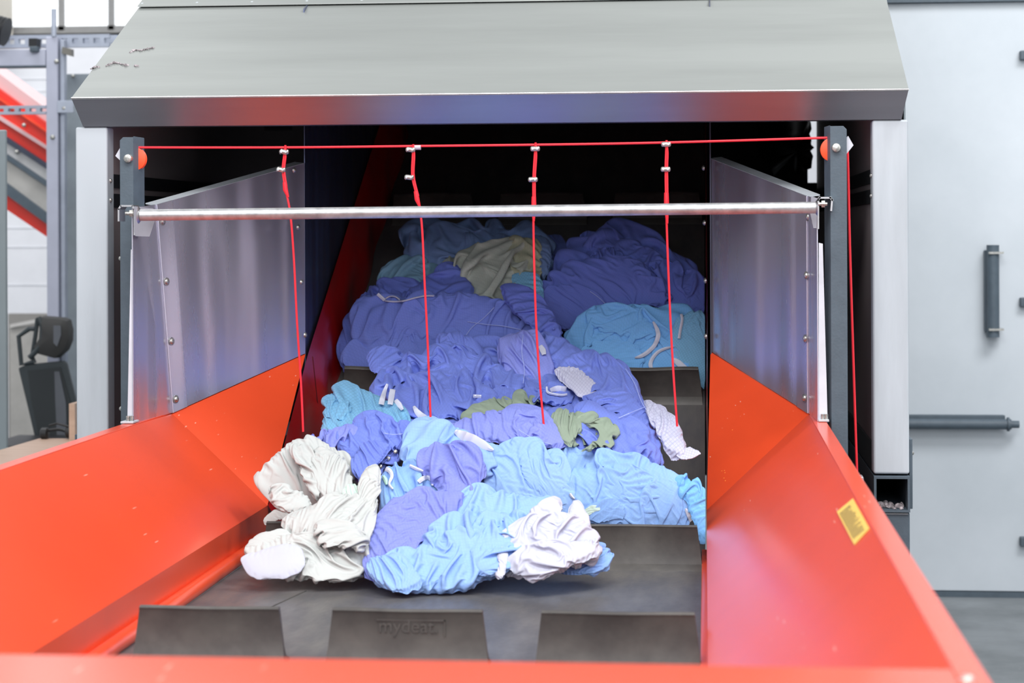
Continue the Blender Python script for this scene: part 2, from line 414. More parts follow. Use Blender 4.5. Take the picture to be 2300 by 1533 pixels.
obj('print', pm, INK, st)['kind'] = 'stuff'

# ================================================================== steel deflector plates on the hopper
def deflector(side):
    L = side < 0
    if L:
        base = [onZ(300, 952, ZR), bL, eL]; tops = [(301, 466), (362, 461), (656, 366)]; lab = 'left'
    else:
        base = [onZ(1836, 948, ZR), bR, eR]; tops = [(1834, 446), (1822, 440), (1583, 355)]; lab = 'right'
    r = thing('deflector_plate', (base[1] + base[0]) / 2, 'scratched sheet steel deflector standing on the %s side of the hopper' % lab, 'metal plate')
    T = []
    for b_, (px, py) in zip(base, tops):
        T.append(np.array([onY(px, py, b_[1])[0] if False else b_[0], b_[1], onY(px, py, b_[1])[2]]))
    if L: T[1] = onY(350, 459, base[1][1])
    for i, nm in ((0, 'front_plate'), (1, 'main_plate')):
        a, b_ = base[i], base[i + 1]; d = (b_ - a); nrm = np.cross(d, (0, 0, 1)); nrm[2] = 0; nrm /= np.linalg.norm(nrm)
        if nrm[1] > 0: nrm = -nrm
        off = np.array([0, 0, .002])
        up = T[i + 1]
        pm = MB().slab([a + off, b_ + off, T[i + 1], T[i]], -nrm * .003)
        obj(nm, pm, STEEL, r, bevel=.0008)
        if i == 1:
            # overlapping fold strip along the joint, then a turned-back top flange
            k = .10
            e1 = a + d * k; f1 = T[1] + (T[2] - T[1]) * k
            obj('joint_strip', MB().slab([a + off, e1 + off, f1, T[1]], nrm * .0035), STEEL, r, bevel=.0012)
            fl = MB().slab([T[1], T[2], T[2] - nrm * .035 + np.array([0, 0, .004]), T[1] - nrm * .035 + np.array([0, 0, .004])], (0, 0, -.003))
            obj('top_flange', fl, STEEL_POST, r)
            scr = []
            if L: scr = [(374, 632), (385, 766), (395, 896), (365, 497)]
            else: scr = [(1811, 618), (1809, 760), (1807, 893), (1815, 487)]
            for s_ in scr:
                n2 = np.cross(d, T[1] - a); n2 /= np.linalg.norm(n2); n2 = n2 if n2[1] < 0 else -n2
                p = onP(*s_, a + nrm * .005, n2)
                ww = obj('screw', MB().cyl(p, p + nrm * .0012, .0105, 20), ZINC, r, smooth=True)
                obj('screw_head', MB().dome(p + nrm * .001, nrm, .0075, .005, 14), ZINC, ww, smooth=True)
    # inner end flange with screws, turned back into the tunnel
    a, b_ = base[2], T[2]
    obj('end_flange', MB().slab([a, b_, b_ + np.array([0, .06, 0]), a + np.array([0, .06, 0])], (side * .003, 0, 0)), DARKSTEEL, r)
    for s_ in ([(660, 382), (669, 510), (677, 633), (685, 752)] if L else [(1581, 377), (1583, 500), (1585, 630), (1586, 755)]):
        yy = a[1] + .02 if L else a[1] - .006
        p = onY(*s_, yy) if not L else onX(s_[0], s_[1], a[0] + .002)
        obj('screw', MB().dome(p, (-side, -.3, 0), .0075, .006, 12), ZINC, r, smooth=True)
    # wedge gusset outside with foot
    x0 = base[0][0]; y0 = base[0][1]
    if L: g = [(300, 948), (299, 560), (294, 560), (286, 948)]
    else: g = [(1838, 948), (1839, 545), (1848, 547), (1859, 948)]
    G = [onY(*k_, y0 + .004) for k_ in g]
    obj('gusset', MB().slab(G, (0, .004, 0)), mat('pale_gusset', (214, 216, 226), .5, .1), r)
    f0 = onY(273 if L else 1838, 950, y0 - .01)[0]; f1 = onY(302 if L else 1862, 950, y0 - .01)[0]
    obj('foot', MB().box((f0, y0 - .02, ZR + .003), (f1, y0 + .03, ZR + .008)), STEEL_POST, r, bevel=.001)
    for k_ in (0, 1):
        xx = f0 + (f1 - f0) * (.45 + .3 * k_); obj('bolt', MB().cyl((xx, y0 - .004, ZR + .008), (xx, y0 - .004, ZR + .02), .005, 8), ZINC, r)
    # bracket for the crossbar
    Yb = y0 - .012
    if L:
        pts = [(268, 495), (268, 470), (272, 464), (296, 464), (300, 470), (300, 526)]
        plate = [(301, 463), (345, 468), (350, 490), (336, 531), (304, 530), (301, 520)]; bx = (282, 300, 479)
    else:
        pts = [(1869, 472), (1871, 448), (1866, 442), (1840, 442), (1836, 448), (1836, 512)]
        plate = [(1836, 445), (1822, 440), (1820, 480), (1827, 512), (1834, 512)]; bx = (1838, 1858, 458)
    P = [onY(*k_, Yb) for k_ in pts]
    m = MB()
    for i in range(len(P) - 1):
        d = P[i + 1] - P[i]; d /= np.linalg.norm(d); nn = np.array([-d[2], 0, d[0]]) * .004
        m.slab([P[i] - d * .002, P[i + 1] + d * .002, P[i + 1] + d * .002 + nn, P[i] - d * .002 + nn], (0, .05, 0))
    br = obj('channel_bracket', m, STAINLESS, r)
    pp = [onY(*k_, Yb - .004) for k_ in plate]
    obj('bracket_plate', MB().slab(pp, (0, .003, 0)), mat('bracket_steel', (150, 150, 160), .45, .5), br)
    A = onY(bx[0], bx[2], Yb + .0); B = onY(bx[1], bx[2], Yb + .0)
    obj('bolt', MB().cyl(A, B, .0045, 12), ZINC, br, smooth=True)
    nx = onY(292 if L else 1845, bx[2], Yb)
    obj('nut', MB().cyl(nx, nx + np.array([.008 * (1 if L else 1), 0, 0]), .009, 6), ZINC, br)
    return r
deflector(-1); deflector(1)
A = onY(315, 483, 4.70); B = onY(1832, 466, 4.82)
tb = obj('crossbar', MB().tube([A, A * .5 + B * .5, B], .0137, 24), GALV, smooth=True)
tag(tb, 'straight galvanised steel tube spanning the hopper mouth from side to side', 'bar')
for P, s in ((A, -1), (B, 1)):
    obj('weld', MB().tube([P, P + np.array([s * .004, 0, 0])], [.0145, .02], 20), STAINLESS, tb, smooth=True)
# dark inner side plates above the liners
def inner_plate(X, s, side, lab):
    m = MB().slab([(X, eL[1] + .01, eL[2] - .06), (X, Y2, top(Y2)), (X, Y2, Z(1.2)), (X, eL[1] + .01, Z(.62))], (s * .003, 0, 0))
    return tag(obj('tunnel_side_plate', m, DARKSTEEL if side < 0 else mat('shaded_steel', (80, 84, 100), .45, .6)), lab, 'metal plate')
inner_plate(XL0 - .006, -1, -1, 'dark reflective steel side plate above the deep red liner on the left')
inner_plate(XR0 + .012, 1, 1, 'thin dark steel side plate seen edge on behind the right deflector')

# ================================================================== belt and cleats
XB0, XB1 = -1.075, -.004
belt = thing('conveyor_belt', (-.54, 3.5, 0), 'black rubber conveyor belt rising into the dark hood, with rows of upright cleats', 'conveyor belt')
Y3 = 7.6; m = MB(); V = []; ys = [2.2, 3, 4, 5.0, 5.1, 5.16, 5.22, 5.28, 5.34, 5.44] + [5.6 + .25 * i for i in range(9)]
def bz(y):
    a, b_ = 5.04, 5.42
    if y < a: return ZB
    if y > b_: return ZB + (y - YK) * SL
    k = (y - a) / (b_ - a); return ZB + .5 * (b_ - a) * k * k * SL * 1.05
for y in ys:
    for x in (XB0, XB1): V.append((x, y, bz(y)))
for y in ys:
    for x in (XB0, XB1): V.append((x, y, bz(y) - .01))
n = len(ys); Fc = []
for i in range(n - 1):
    a = 2 * i; Fc += [(a, a + 1, a + 3, a + 2), (a + 2 * n, a + 2 + 2 * n, a + 3 + 2 * n, a + 1 + 2 * n), (a, a + 2, a + 2 + 2 * n, a + 2 * n), (a + 1, a + 1 + 2 * n, a + 3 + 2 * n, a + 3)]
m.add(V, Fc); obj('belt', m, BELT, belt, smooth=True)
for x0, y0, x1, y1 in ((430, 1345, 470, 1300), (1120, 1420, 1350, 1180)): pass
obj('splice_line', MB().tube([(-.86, 4.35, ZB + .0005), (-.97, 3.75, ZB + .0005)], .0016, 6), RUBBER, belt)
def cleat_mesh(x0, x1, y, slope, h=.1):
    # profile (along belt forward f, up u): flared base, thin upright blade with rounded bead on top
    prof = [(-.035, 0), (-.028, .006), (-.012, .012), (-.006, .03), (-.005, h - .008), (-.008, h - .003), (-.004, h), (.004, h), (.006, h - .006), (.005, .03), (.012, .012), (.035, .004), (.035, 0)]
    c, s_ = (1 / math.hypot(1, slope), slope / math.hypot(1, slope))
    m = MB(); secs = []; NS = 14
    for i in range(NS + 1):
        k = i / NS; x = x0 + (x1 - x0) * k; ring = []
        for f_, u_ in prof:
            fl = .012 * (1 - u_ / h) ; xx = x + (fl * (1 if k == 1 else -1 if k == 0 else 0))
            wv = .0035 * math.sin(k * 7 + y * 9) * (u_ / h) ** 2 
            ff = f_ + wv
            ring.append((xx, y + ff * c - u_ * s_, bz(y) + ff * s_ + u_ * c))
        secs.append(ring)
    n = len(prof); V = [p for r_ in secs for p in r_]; Fc = []
    for i in range(NS):
        for j in range(n):
            a = i * n + j; b_ = i * n + (j + 1) % n; Fc.append((a, b_, b_ + n, a + n))
    Fc += [tuple(range(n)), tuple(range(NS * n, NS * n + n))[::-1]]
    return m.add(V, Fc)
CX = [(-1.02, -.765), (-.667, -.398), (-.292, -.022)]
rows = [(3.62, 0), (4.70, 0), (5.78, SL), (6.72, SL)]
mid = None
for ri, (y, s_) in enumerate(rows):
    for ci, (x0, x1) in enumerate(CX):
        o = obj('cleat', cleat_mesh(x0, x1, y, s_), RUBBER, belt, smooth=True)
        if ri == 0 and ci == 1: mid = o
# moulded marking on the middle front cleat
yy = 3.62 - .0062; pa = onY(845, 1390, yy); pb = onY(1000, 1428, yy)
txt = bpy.data.curves.new('moulded_text', 'FONT'); txt.body = 'mydeat.'; txt.size = .034; txt.extrude = .0012; txt.align_x = 'CENTER'
to = bpy.data.objects.new('moulded_text', txt); to.rotation_euler = (math.pi / 2, 0, 0); txt.materials.append(RUBBER)
tl_ = Vector(((pa[0] + pb[0]) / 2 - .004, yy - .001, pb[2] + .006)) - wloc(mid)
tm = bpy.data.meshes.new_from_object(to); tm.transform(Matrix.Rotation(math.pi / 2, 4, 'X')); tm.materials.clear(); tm.materials.append(RUBBER)
bpy.data.objects.remove(to); to = bpy.data.objects.new('moulded_text', tm); to.location = tl_; link(to, mid)
fm = MB()
for (a0, a1, b0, b1) in ((pa[0], pb[0], pa[2] - .002, pa[2]), (pb[0] - .002, pb[0], pb[2], pa[2])): fm.box((a0, yy - .002, b0), (a1, yy + .002, b1))
obj('moulded_frame', fm, RUBBER, mid)

# ================================================================== hood
YH = 5.1; Yb2 = 7.75
hood = thing('machine_hood', (-.55, 6.3, 0), 'large box shaped steel machine hood with sloped roof over the conveyor mouth', 'machine')
lipA = onY(168, 283, YH); lipB = onY(2038, 270, YH); rA = onY(160, 217, YH - .06); rB = onY(2041, 204, YH - .06)
xa, xb = (lipA[0] + rA[0]) / 2, (lipB[0] + rB[0]) / 2
lipz = (lipA[2] + lipB[2]) / 2; rz = (rA[2] + rB[2]) / 2
xa1, xb1 = rA[0], rB[0]
tz = onY(1150, 5, 5.66)[2]
yt = 5.66
obj('front_lip', MB().slab([(xa1 + .012, YH, lipz), (xb1 - .012, YH, lipz), (xb1, YH - .06, rz), (xa1, YH - .06, rz)], (0, .003, 0)), STEEL_LIP, hood)
obj('lip_return', MB().box((xa1 + .012, YH, lipz), (xb1 - .012, YH + .05, lipz + .003)), STEEL_LIP, hood)
obj('lip_edge', MB().tube([(xa1, YH - .06, rz), (xb1, YH - .06, rz)], .0022, 8), STAINLESS, hood, smooth=True)
obj('roof_panel', MB().slab([(xa1, YH - .06, rz), (xb1, YH - .06, rz), (xb1, yt, tz), (xa1, yt, tz)], (0, 0, -.003)), STEEL_ROOF, hood)
g = (tz - rz) / (yt - YH + .06)
obj('roof_panel', MB().slab([(xa1, yt - .01, tz + .004), (xb1, yt - .01, tz + .004), (xb1, Yb2 + .02, tz + .004 + g * (Yb2 - yt + .02)), (xa1, Yb2 + .02, tz + .004 + g * (Yb2 - yt + .02))], (0, 0, -.003)), STEEL_ROOF, hood)
for k in range(14):
    x = onY(317 + 123.5 * k, 3, yt)[0]
    if x < xb1: obj('rivet', MB().dome((x, yt + .012, tz + .004 + .012 * g), (0, -.5, 1), .007, .005, 12), STEEL_POST, hood, smooth=True)
# dust on the roof
def onroof(px, py): return onP(px, py, (0, YH - .06, rz + .0015), (0, -g, 1))
rr = random.Random(5)
for pl in ([(292, 118), (300, 113), (308, 112), (318, 113), (330, 110), (345, 107)], [(205, 155), (215, 150), (222, 150)], [(238, 148), (250, 143), (258, 140), (270, 143), (288, 147)], [(303, 147), (310, 148)]):
    P = [onroof(*a) for a in pl]
    Q = [P[i] + (P[i + 1] - P[i]) * j / 6 for i in range(len(P) - 1) for j in range(6)] + [P[-1]]
    Q = [a + np.array([0, rr.uniform(-.006, .006), 0]) for a in Q]
    obj('lint_streak', MB().tube(Q, [rr.uniform(.001, .0035) for _ in Q], 6), LINT, hood)
for s, X in ((-1, xa1 + .004), (1, xb1 - .004)):
    lx0 = onY(168, 400, YH)[0] if s < 0 else onY(1960, 500, YH)[0]
    lx1 = onY(240, 400, YH)[0] if s < 0 else onY(2041, 500, YH)[0]
    zb0 = Z(-.60)
    obj('corner_post', MB().box((lx0, YH + .004, zb0), (lx1, YH + .065, lipz)), STEEL_POST, hood, bevel=.006, segs=3)
    ox = lx0 if s < 0 else lx1; ix = lx1 if s < 0 else lx0
    # outside skin and gable
    obj('side_skin', MB().slab([(ox, YH + .07, zb0), (ox, Yb2, zb0), (ox, Yb2, tz + g * (Yb2 - yt) - .01), (ox, yt + .1, tz + g * .1 - .01), (ox, YH + .07, rz)], (-s * .004, 0, 0)), GREENGREY, hood)
    # net lining
    mx_ = ix - s * .004 if False else ix + s * .006
    obj('net_panel', MB().slab([(mx_, YH + .066, zb0), (mx_, Yb2, zb0), (mx_, Yb2, tz + .9), (mx_, YH + .066, rz - .01)], (s * .004, 0, 0)), NET, hood)
    for za, zb_ in ((onX(1930, 395, .43)[2] - .035, onX(1930, 395, .43)[2]), (onX(1930, 395, .43)[2] - .085, onX(1930, 395, .43)[2] - .05)):
        obj('net_band', MB().box((mx_ - s * .004, YH + .066, za), (mx_, Yb2, zb_)), BLACKP, hood)
        obj('screw', MB().dome((ix - s * .0, YH + .03, (za + zb_) / 2), (-s, 0, 0), .006, .005, 10), ZINC, hood, smooth=True)
    obj('net_band', MB().box((mx_ - s * .005, YH + .066, zb0), (mx_, Yb2, zb0 + .07)), BLACKP, hood)
    # open square base tube and its leg
    X0, X1 = (lx0, lx1) if s > 0 else (lx0, lx1)
    za, zb_ = zb0 - .092, zb0 - .004; wt = .006
    m = MB().box((X0, YH - .01, za), (X0 + wt, Yb2, zb_)).box((X1 - wt, YH - .01, za), (X1, Yb2, zb_)).box((X0 + wt, YH - .01, za), (X1 - wt, Yb2, za + wt)).box((X0 + wt, YH - .01, zb_ - wt), (X1 - wt, Yb2, zb_))
    ft = obj('base_tube', m, ANTHRA, hood)
    obj('base_leg', MB().box((X0, YH + .0, 0), (X1, YH + .09, za - .001)), ANTHRA, hood, bevel=.004)
    obj('base_leg', MB().box((X0, Yb2 - .12, 0), (X1, Yb2 - .03, za - .001)), ANTHRA, hood, bevel=.004)
    obj('strap_plate', MB().box((X1 + .001, YH + .02, za + .005), (X1 + .009, YH + .1, zb0 + .085)) if s > 0 else MB().box((X0 - .009, YH + .02, za + .005), (X0 - .001, YH + .1, zb0 + .085)), ANTHRA, hood, bevel=.001)
    if s > 0:
        p = onY(2052, 1020, YH + .03); obj('bolt', MB().dome((X1 + .009, YH + .06, p[2]), (1, 0, 0), .006, .008, 8), ZINC, hood)
        lm = MB()
        for k in range(26):
            c = np.array([rr.uniform(X0 + .012, X1 - .014), YH + rr.uniform(.0, .09), za + wt + .001]); lm.dome(c, (rr.uniform(-.5, .5), 0, 1), rr.uniform(.003, .011), rr.uniform(.003, .012), 7)
        o = obj('lint', lm, LINT, hood); o['kind'] = 'stuff'
        obj('weld_bead', MB().tube([(X0 + .01, YH - .004, za - .004), (X1 - .005, YH - .004, za - .004)], .002, 6), STAINLESS, hood)
# slotted back wall, added ceiling and floor sheets; near-black colour paints the shade
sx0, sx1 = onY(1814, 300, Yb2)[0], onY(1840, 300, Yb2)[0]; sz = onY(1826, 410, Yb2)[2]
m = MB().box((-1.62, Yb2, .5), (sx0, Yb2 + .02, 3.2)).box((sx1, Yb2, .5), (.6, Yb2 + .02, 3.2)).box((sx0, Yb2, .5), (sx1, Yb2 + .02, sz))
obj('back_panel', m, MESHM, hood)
obj('top_shade_sheet', MB().slab([(-1.6, YH + .08, lipz + .09), (.5, YH + .08, lipz + .09), (.5, Yb2, 2.9), (-1.6, Yb2, 2.9)], (0, 0, .003)), MESHM, hood)
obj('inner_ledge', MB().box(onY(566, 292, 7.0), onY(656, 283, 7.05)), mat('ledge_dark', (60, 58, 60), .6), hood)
obj('floor_shade_sheet', MB().box((-1.53, YH + .1, .66), (XL0 - .03, Yb2, .68)).box((XR0 + .03, YH + .1, .66), (.42, Yb2, .68)), MESHM, hood)
# torn black film hanging in front of the slot
fp = [(1700, 262), (1818, 262), (1820, 275), (1822, 290), (1819, 300), (1824, 312), (1821, 325), (1828, 332), (1822, 338), (1827, 350), (1823, 362), (1822, 378), (1812, 381), (1805, 388), (1788, 392), (1770, 388), (1745, 385), (1738, 395), (1730, 372), (1715, 362), (1700, 330)]
P = []
for i, a in enumerate(fp): P.append(onY(*a, 7.45) + np.array([0, .04 * math.sin(i * 1.7), 0]))
c = sum(P) / len(P) + np.array([0, -.06, 0]); m = MB(); m.add(P + [c], [(i, (i + 1) % len(P), len(P)) for i in range(len(P))])
fo = obj('torn_film', m, FILM, None, smooth=True); so = fo.modifiers.new('s', 'SOLIDIFY'); so.thickness = .002
tag(fo, 'ragged black plastic film hanging deep inside the hood at upper right', 'film')

# ================================================================== pull cord posts
def cord_post(side):
    L = side < 0
    Yp = 4.93
    if L: a, b_, tp, fl = 270, 300, 308, 313; bolt = (289, 356); pul = (303, 357); lab = 'left'
    else: a, b_, tp, fl = 1866, 1903, 283, 1855; bolt = (1878, 332); pul = (1870, 336); lab = 'right'
    xa_, xb_ = onY(a, 600, Yp)[0], onY(b_, 600, Yp)[0]; xf = onY(fl, 600, Yp)[0]; zt_ = onY(a, tp, Yp)[2]
    r = thing('cord_post', ((xa_ + xb_) / 2, Yp, 0), 'anthracite angle iron post with bolt and orange pulley on the %s of the hopper' % lab, 'post')
    c = .008
    lo, hi = sorted((xa_, xb_)); 
    m = MB().slab([(lo, Yp, 0), (hi, Yp, 0), (hi, Yp, zt_ - (c if L is False else 0)), (hi - (0 if L else c), Yp, zt_), (lo + (c if L else 0), Yp, zt_), (lo, Yp, zt_ - (c if L else 0))], (0, .005, 0))
    obj('face_plate', m, ANTHRA, r, bevel=.001)
    xe = xb_ if L else xa_
    sgn = 1 if L else -1
    m = MB().slab([(xe, Yp, 0), (xf, Yp + .045, 0), (xf, Yp + .045, zt_ + .0), (xe, Yp, zt_ + .002)], (sgn * .0, .005, 0))
    obj('side_flange', m, ANTHRA, r, bevel=.001)
    p = onY(*bolt, Yp)
    bo = obj('bolt', MB().tube([p, p + np.array([0, -.003, 0]), p + np.array([0, -.011, 0]), p + np.array([0, -.012, 0])], [.0115, .0105, .0098, .008], 6 if False else 16), ZINC, r, smooth=True)
    q = onY(*pul, Yp + .03)
    ring = []
    pm = MB().tube([q + np.array([0, -.008, 0]), q + np.array([0, -.007, 0]), q + np.array([0, -.002, 0]), q + np.array([0, 0.002, 0]), q + np.array([0, .007, 0]), q + np.array([0, .008, 0])], [.027, .029, .024, .024, .029, .027], 40)
    obj('pulley', pm, PULLEY, r, smooth=True)
    d0 = onY(*( (259, 350) if L else (1917, 326)), Yp + .012); d1 = onY(*((275, 322) if L else (1905, 305)), Yp + .012); d2 = onY(*((275, 365) if L else (1902, 345)), Yp + .012)
    obj('back_plate', MB().slab([d0, d1, p + np.array([0, .012, 0]), d2], (0, .003, 0)), mat('pale_gusset', (214, 216, 226), .5, .1), r)
    if L:
        for py in (580, 918):
            k = onY(270 if py < 700 else 275, py, Yp); obj('screw', MB().dome((lo - .001, Yp + .01, k[2]), (-1, -.2, 0), .006, .006, 10), ZINC, r, smooth=True)
    return Yp, lo, hi
cord_post(-1); cord_post(1)

# ================================================================== cords
Yc_ = 4.955
def smooth_path(P, n=6):
    P = [np.array(p, float) for p in P]; out = []
    for i in range(len(P) - 1):
        p0, p1, p2, p3 = P[max(i - 1, 0)], P[i], P[i + 1], P[min(i + 2, len(P) - 1)]
        for k in range(n):
            t_ = k / n; out.append(.5 * ((2 * p1) + (-p0 + p2) * t_ + (2 * p0 - 5 * p1 + 4 * p2 - p3) * t_ ** 2 + (-p0 + 3 * p1 - 3 * p2 + p3) * t_ ** 3))
    return out + [P[-1]]
HP = [(308, 331), (640, 331), (926, 328), (1202, 325), (1497, 320), (1866, 309)]
main = MB().tube(smooth_path([onY(*a, Yc_) for a in HP]), .0030, 10)
mc = obj('pull_cord', main, CORD, smooth=True)
tag(mc, 'taut red emergency pull cord strung level between the two pulley posts', 'cord')
side_p = [(1903, 322), (1905, 380), (1909, 560), (1917, 820), (1925, 1066)]
sc_ = obj('run', MB().tube(smooth_path([onY(*a, 5.0) for a in side_p]), .0030, 10), CORD, mc, smooth=True)
p = onY(938, 331, Yc_); obj('tape_sleeve', MB().cyl(p - np.array([.008, 0, 0]), p + np.array([.008, 0, 0]), .006, 12), mat('sleeve_grey', (190, 185, 200), .6), mc, smooth=True)
a = onY(1926, 1068, 5.0)
sw = obj('cord_switch', MB().box((a[0] - .012, 4.985, a[2] - .07), (a[0] + .014, 5.03, a[2])), mat('switch_grey', (170, 172, 176), .4, .4), bevel=.004)
tag(sw, 'small grey cord switch box where the right red cord ends', 'switch')
CH = [([(641, 326), (638, 350), (635, 382), (640, 418), (652, 480), (660, 580), (667, 720), (676, 860), (681, 969)], (638, 341), (631, 381), (.6, -.2), 'first hanging red cord from the left, beside the left deflector'),
      ([(928, 324), (927, 350), (926, 396), (936, 440), (947, 500), (954, 640), (961, 780), (967, 936)], (922, 336), (919, 398), (.5, -.1), 'second hanging red cord from the left, ending above the pale blue cloth'),
      ([(1203, 320), (1201, 350), (1198, 400), (1198, 455), (1199, 560), (1204, 720), (1212, 850), (1222, 961)], (1202, 334), (1197, 403), (0, .0), 'third hanging red cord from the left, ending on the violet sleeve'),
      ([(1497, 315), (1496, 345), (1495, 380), (1496, 450), (1500, 580), (1507, 740), (1514, 860), (1521, 957)], (1496, 324), (1495, 380), (0, 0), 'rightmost hanging red cord, ending over the lilac checked cloth')]
for path, c1, c2, tl, lab in CH:
    P = smooth_path([onY(*a, Yc_ - .004) for a in path])
    h = obj('hanging_cord', MB().tube(P, .0027, 10), CORD, smooth=True); tag(h, lab, 'cord', 'red cords hanging from the pull cord')
    yk = c2[1]
    k0 = [q_ for q_ in [onY(a[0] + (3.5 if a[1] > c1[1] else 0), a[1], Yc_ - .006) for a in path[:4]]]
    obj('folded_end', MB().tube(smooth_path(k0), .0025, 8), CORD, h, smooth=True)
    s0 = path[3]; s1 = path[2]
    A = onY(s1[0] + (s0[0] - s1[0]) * .7 + 1, s1[1] + (s0[1] - s1[1]) * .75, Yc_ - .005); B = onY(s0[0] + 1, s0[1] + 8, Yc_ - .005); C = onY(path[4][0] * .6 + s0[0] * .4, s0[1] * .6 + path[4][1] * .4, Yc_ - .005)
    obj('shrink_sleeve', MB().tube([A, B, C], [.0055, .0062, .0028], 10), CORD, h, smooth=True)
    for cx, cy in (c1, c2):
        c = onY(cx, cy, Yc_ - .008)
        m = MB().tube([c + np.array([-.008, 0, -tl[1] * .01]), c + np.array([.008, 0, tl[1] * .01])], [.0062, .0062], 14)
        m.dome(c + np.array([-.008, 0, 0]), (-1, 0, 0), .0062, .004, 12); m.dome(c + np.array([.008, 0, 0]), (1, 0, 0), .0062, .004, 12)
        cp = obj('clamp', m, ZINC, h, smooth=True)
        for s in (-1, 1):
            q_ = c + np.array([s * .0055, -.006, 0]); obj('clamp_screw', MB().cyl(q_, q_ + np.array([0, -.0025, 0]), .0028, 8), STAINLESS, cp)

# ================================================================== background on the left
bgY = 9.0
def pbox(px0, py0, px1, py1, y, dy): 
    A = onY(px0, py0, y); B = onY(px1, py1, y); return (A[0], y, A[2]), (B[0], y + dy, B[2])
fr_ = thing('strut_frame', (onY(115, 900, bgY)[0], bgY, 0), 'pale grey metal strut frame standing left of the hood', 'frame')
A = onY(103, 83, bgY); B = onY(129, 83, bgY)
obj('upright', MB().box((A[0], bgY, 0), (B[0], bgY + .06, A[2])), LAV, fr_, bevel=.003)
A = onY(131, 88, bgY); B = onY(141, 88, bgY)
obj('upright', MB().box((A[0], bgY + .02, 0), (B[0], bgY + .06, A[2])), STRUT, fr_, bevel=.003)
obj('beam', MB().box(*pbox(-40, 112, 102, 150, bgY, .05)), LAV, fr_, bevel=.002)
obj('beam_edge', MB().box(*pbox(-40, 148, 102, 151, bgY - .004, .05)), ANTHRA, fr_)
def perforated(px0, px1, py0, py1, y, name='perforated_rail', m=STRUT):
    A = onY(px0, py0, y); B = onY(px1, py1, y); h = A[2] - B[2]
    mm = MB().box((A[0], y, A[2] - h * .32), (B[0], y + .03, A[2])).box((A[0], y, B[2]), (B[0], y + .03, B[2] + h * .3))
    x = A[0]; 
    while x < B[0]: mm.box((x, y, B[2] + h * .3), (x + .02, y + .03, A[2] - h * .32)); x += .05
    return obj(name, mm, m, fr_)
perforated(-40, 103, 238, 256, bgY + .01)
perforated(-40, 245, 80, 105, bgY + .08)
obj('beam', MB().box(*pbox(128, 80, 300, 96, bgY + .2, .04)), STRUT, fr_)
obj('channel_end', MB().box(*pbox(64, 86, 82, 104, bgY - .02, .06)), BLACKP, fr_)
obj('clip', MB().box(*pbox(66, 104, 84, 116, bgY - .03, .05)), ANTHRA, fr_, bevel=.004)
obj('clip', MB().slab([onY(140, 105, bgY), onY(160, 110, bgY), onY(160, 126, bgY), onY(138, 120, bgY)], (0, .04, 0)), mat('clip_grey', (120, 118, 112), .5), fr_)
obj('threaded_rod', MB().cyl(onY(121, 20, bgY), onY(121, 82, bgY), .012, 8), STRUT, fr_)
for q_ in ((144, 243), (118, 308), (127, 138)):
    p = onY(*q_, bgY - .002); obj('bolt', MB().dome(p, (0, -1, 0), .012, .01, 8), ZINC, fr_)
obj('joint_plate', MB().box(*pbox(128, 226, 165, 253, bgY - .01, .01)), STRUT, fr_, bevel=.002)
ho = obj('corrugated_hose', MB().tube([onY(-30 + 4 * i, 60 + 1.1 * i, 8.9) for i in range(12)] , [.06 + .006 * (i % 2) for i in range(12)], 14), BLACKP, smooth=True)
tag(ho, 'piece of black corrugated hose at the upper left edge of view', 'hose')
_a, _b = pbox(129, 166, 300, 1100, 9.3, .4)
gp = obj('side_cabinet', MB().box(_a, (_b[0], _b[1], 0)), mat('blue_grey_sheet', (150, 160, 168), .5, .1), bevel=.003)
gp.data.materials[0] = mat('blue_grey_sheet', (150, 160, 168))
tag(gp, 'tall blue grey sheet metal cabinet close behind the left hood post', 'cabinet')
p = onY(164, 171, 9.295); obj('screw', MB().dome(p, (0, -1, 0), .01, .008, 8), ZINC, gp)
# inclined red conveyor far left
ic = thing('inclined_conveyor', (onY(60, 400, 10)[0], 10, 0), 'sloping red and silver conveyor far behind on the left', 'conveyor')
def band(pts, y, dy, m, nm): obj(nm, MB().slab([onY(*a, y) for a in pts], (0, dy, 0)), m, ic)
band([(-60, 122), (112, 250), (112, 282), (-60, 158)], 10.05, .3, PINKB, 'top_flange')
band([(-60, 158), (112, 282), (112, 375), (-60, 262)], 10.0, .3, REDB, 'side_beam')
band([(-60, 222), (112, 332), (112, 340), (-60, 232)], 9.98, .03, PINKB, 'rib')
band([(-60, 178), (112, 297), (112, 303), (-60, 184)], 9.98, .03, mat('red_bright', (250, 74, 44), .4), 'rib')
band([(-60, 258), (112, 372), (112, 384), (-60, 272)], 9.97, .3, mat('navy_strip', (60, 66, 84), .5), 'belt_edge')
band([(-60, 272), (112, 384), (112, 412), (-60, 300)], 9.99, .3, mat('silver_side', (205, 205, 206), .5, .2), 'side_panel')
band([(-60, 296), (112, 412), (112, 424), (-60, 308)], 9.96, .3, ANTHRA, 'rail')
band([(-60, 310), (112, 424), (112, 484), (-60, 360)], 9.99, .3, mat('silver_side2', (190, 188, 184), .5, .2), 'side_panel')
band([(-60, 356), (112, 484), (112, 508), (-60, 384)], 9.96, .3, ANTHRA, 'rail')
band([(-60, 384), (112, 506), (112, 536), (-60, 420)], 9.99, .3, REDB, 'lower_beam')
obj('leg', MB().box((onY(-50, 300, 10)[0], 10.1, 0), (onY(-40, 300, 10)[0], 10.16, onY(-45, 330, 10)[2])), ANTHRA, ic)
for q_ in ((54, 281), (38, 341)):
    p = onY(*q_, 9.97); obj('bolt', MB().dome(p, (0, -1, 0), .012, .012, 8), ZINC, ic)
_a, _b = pbox(-60, 292, 16, 1100, 7.6, .02)
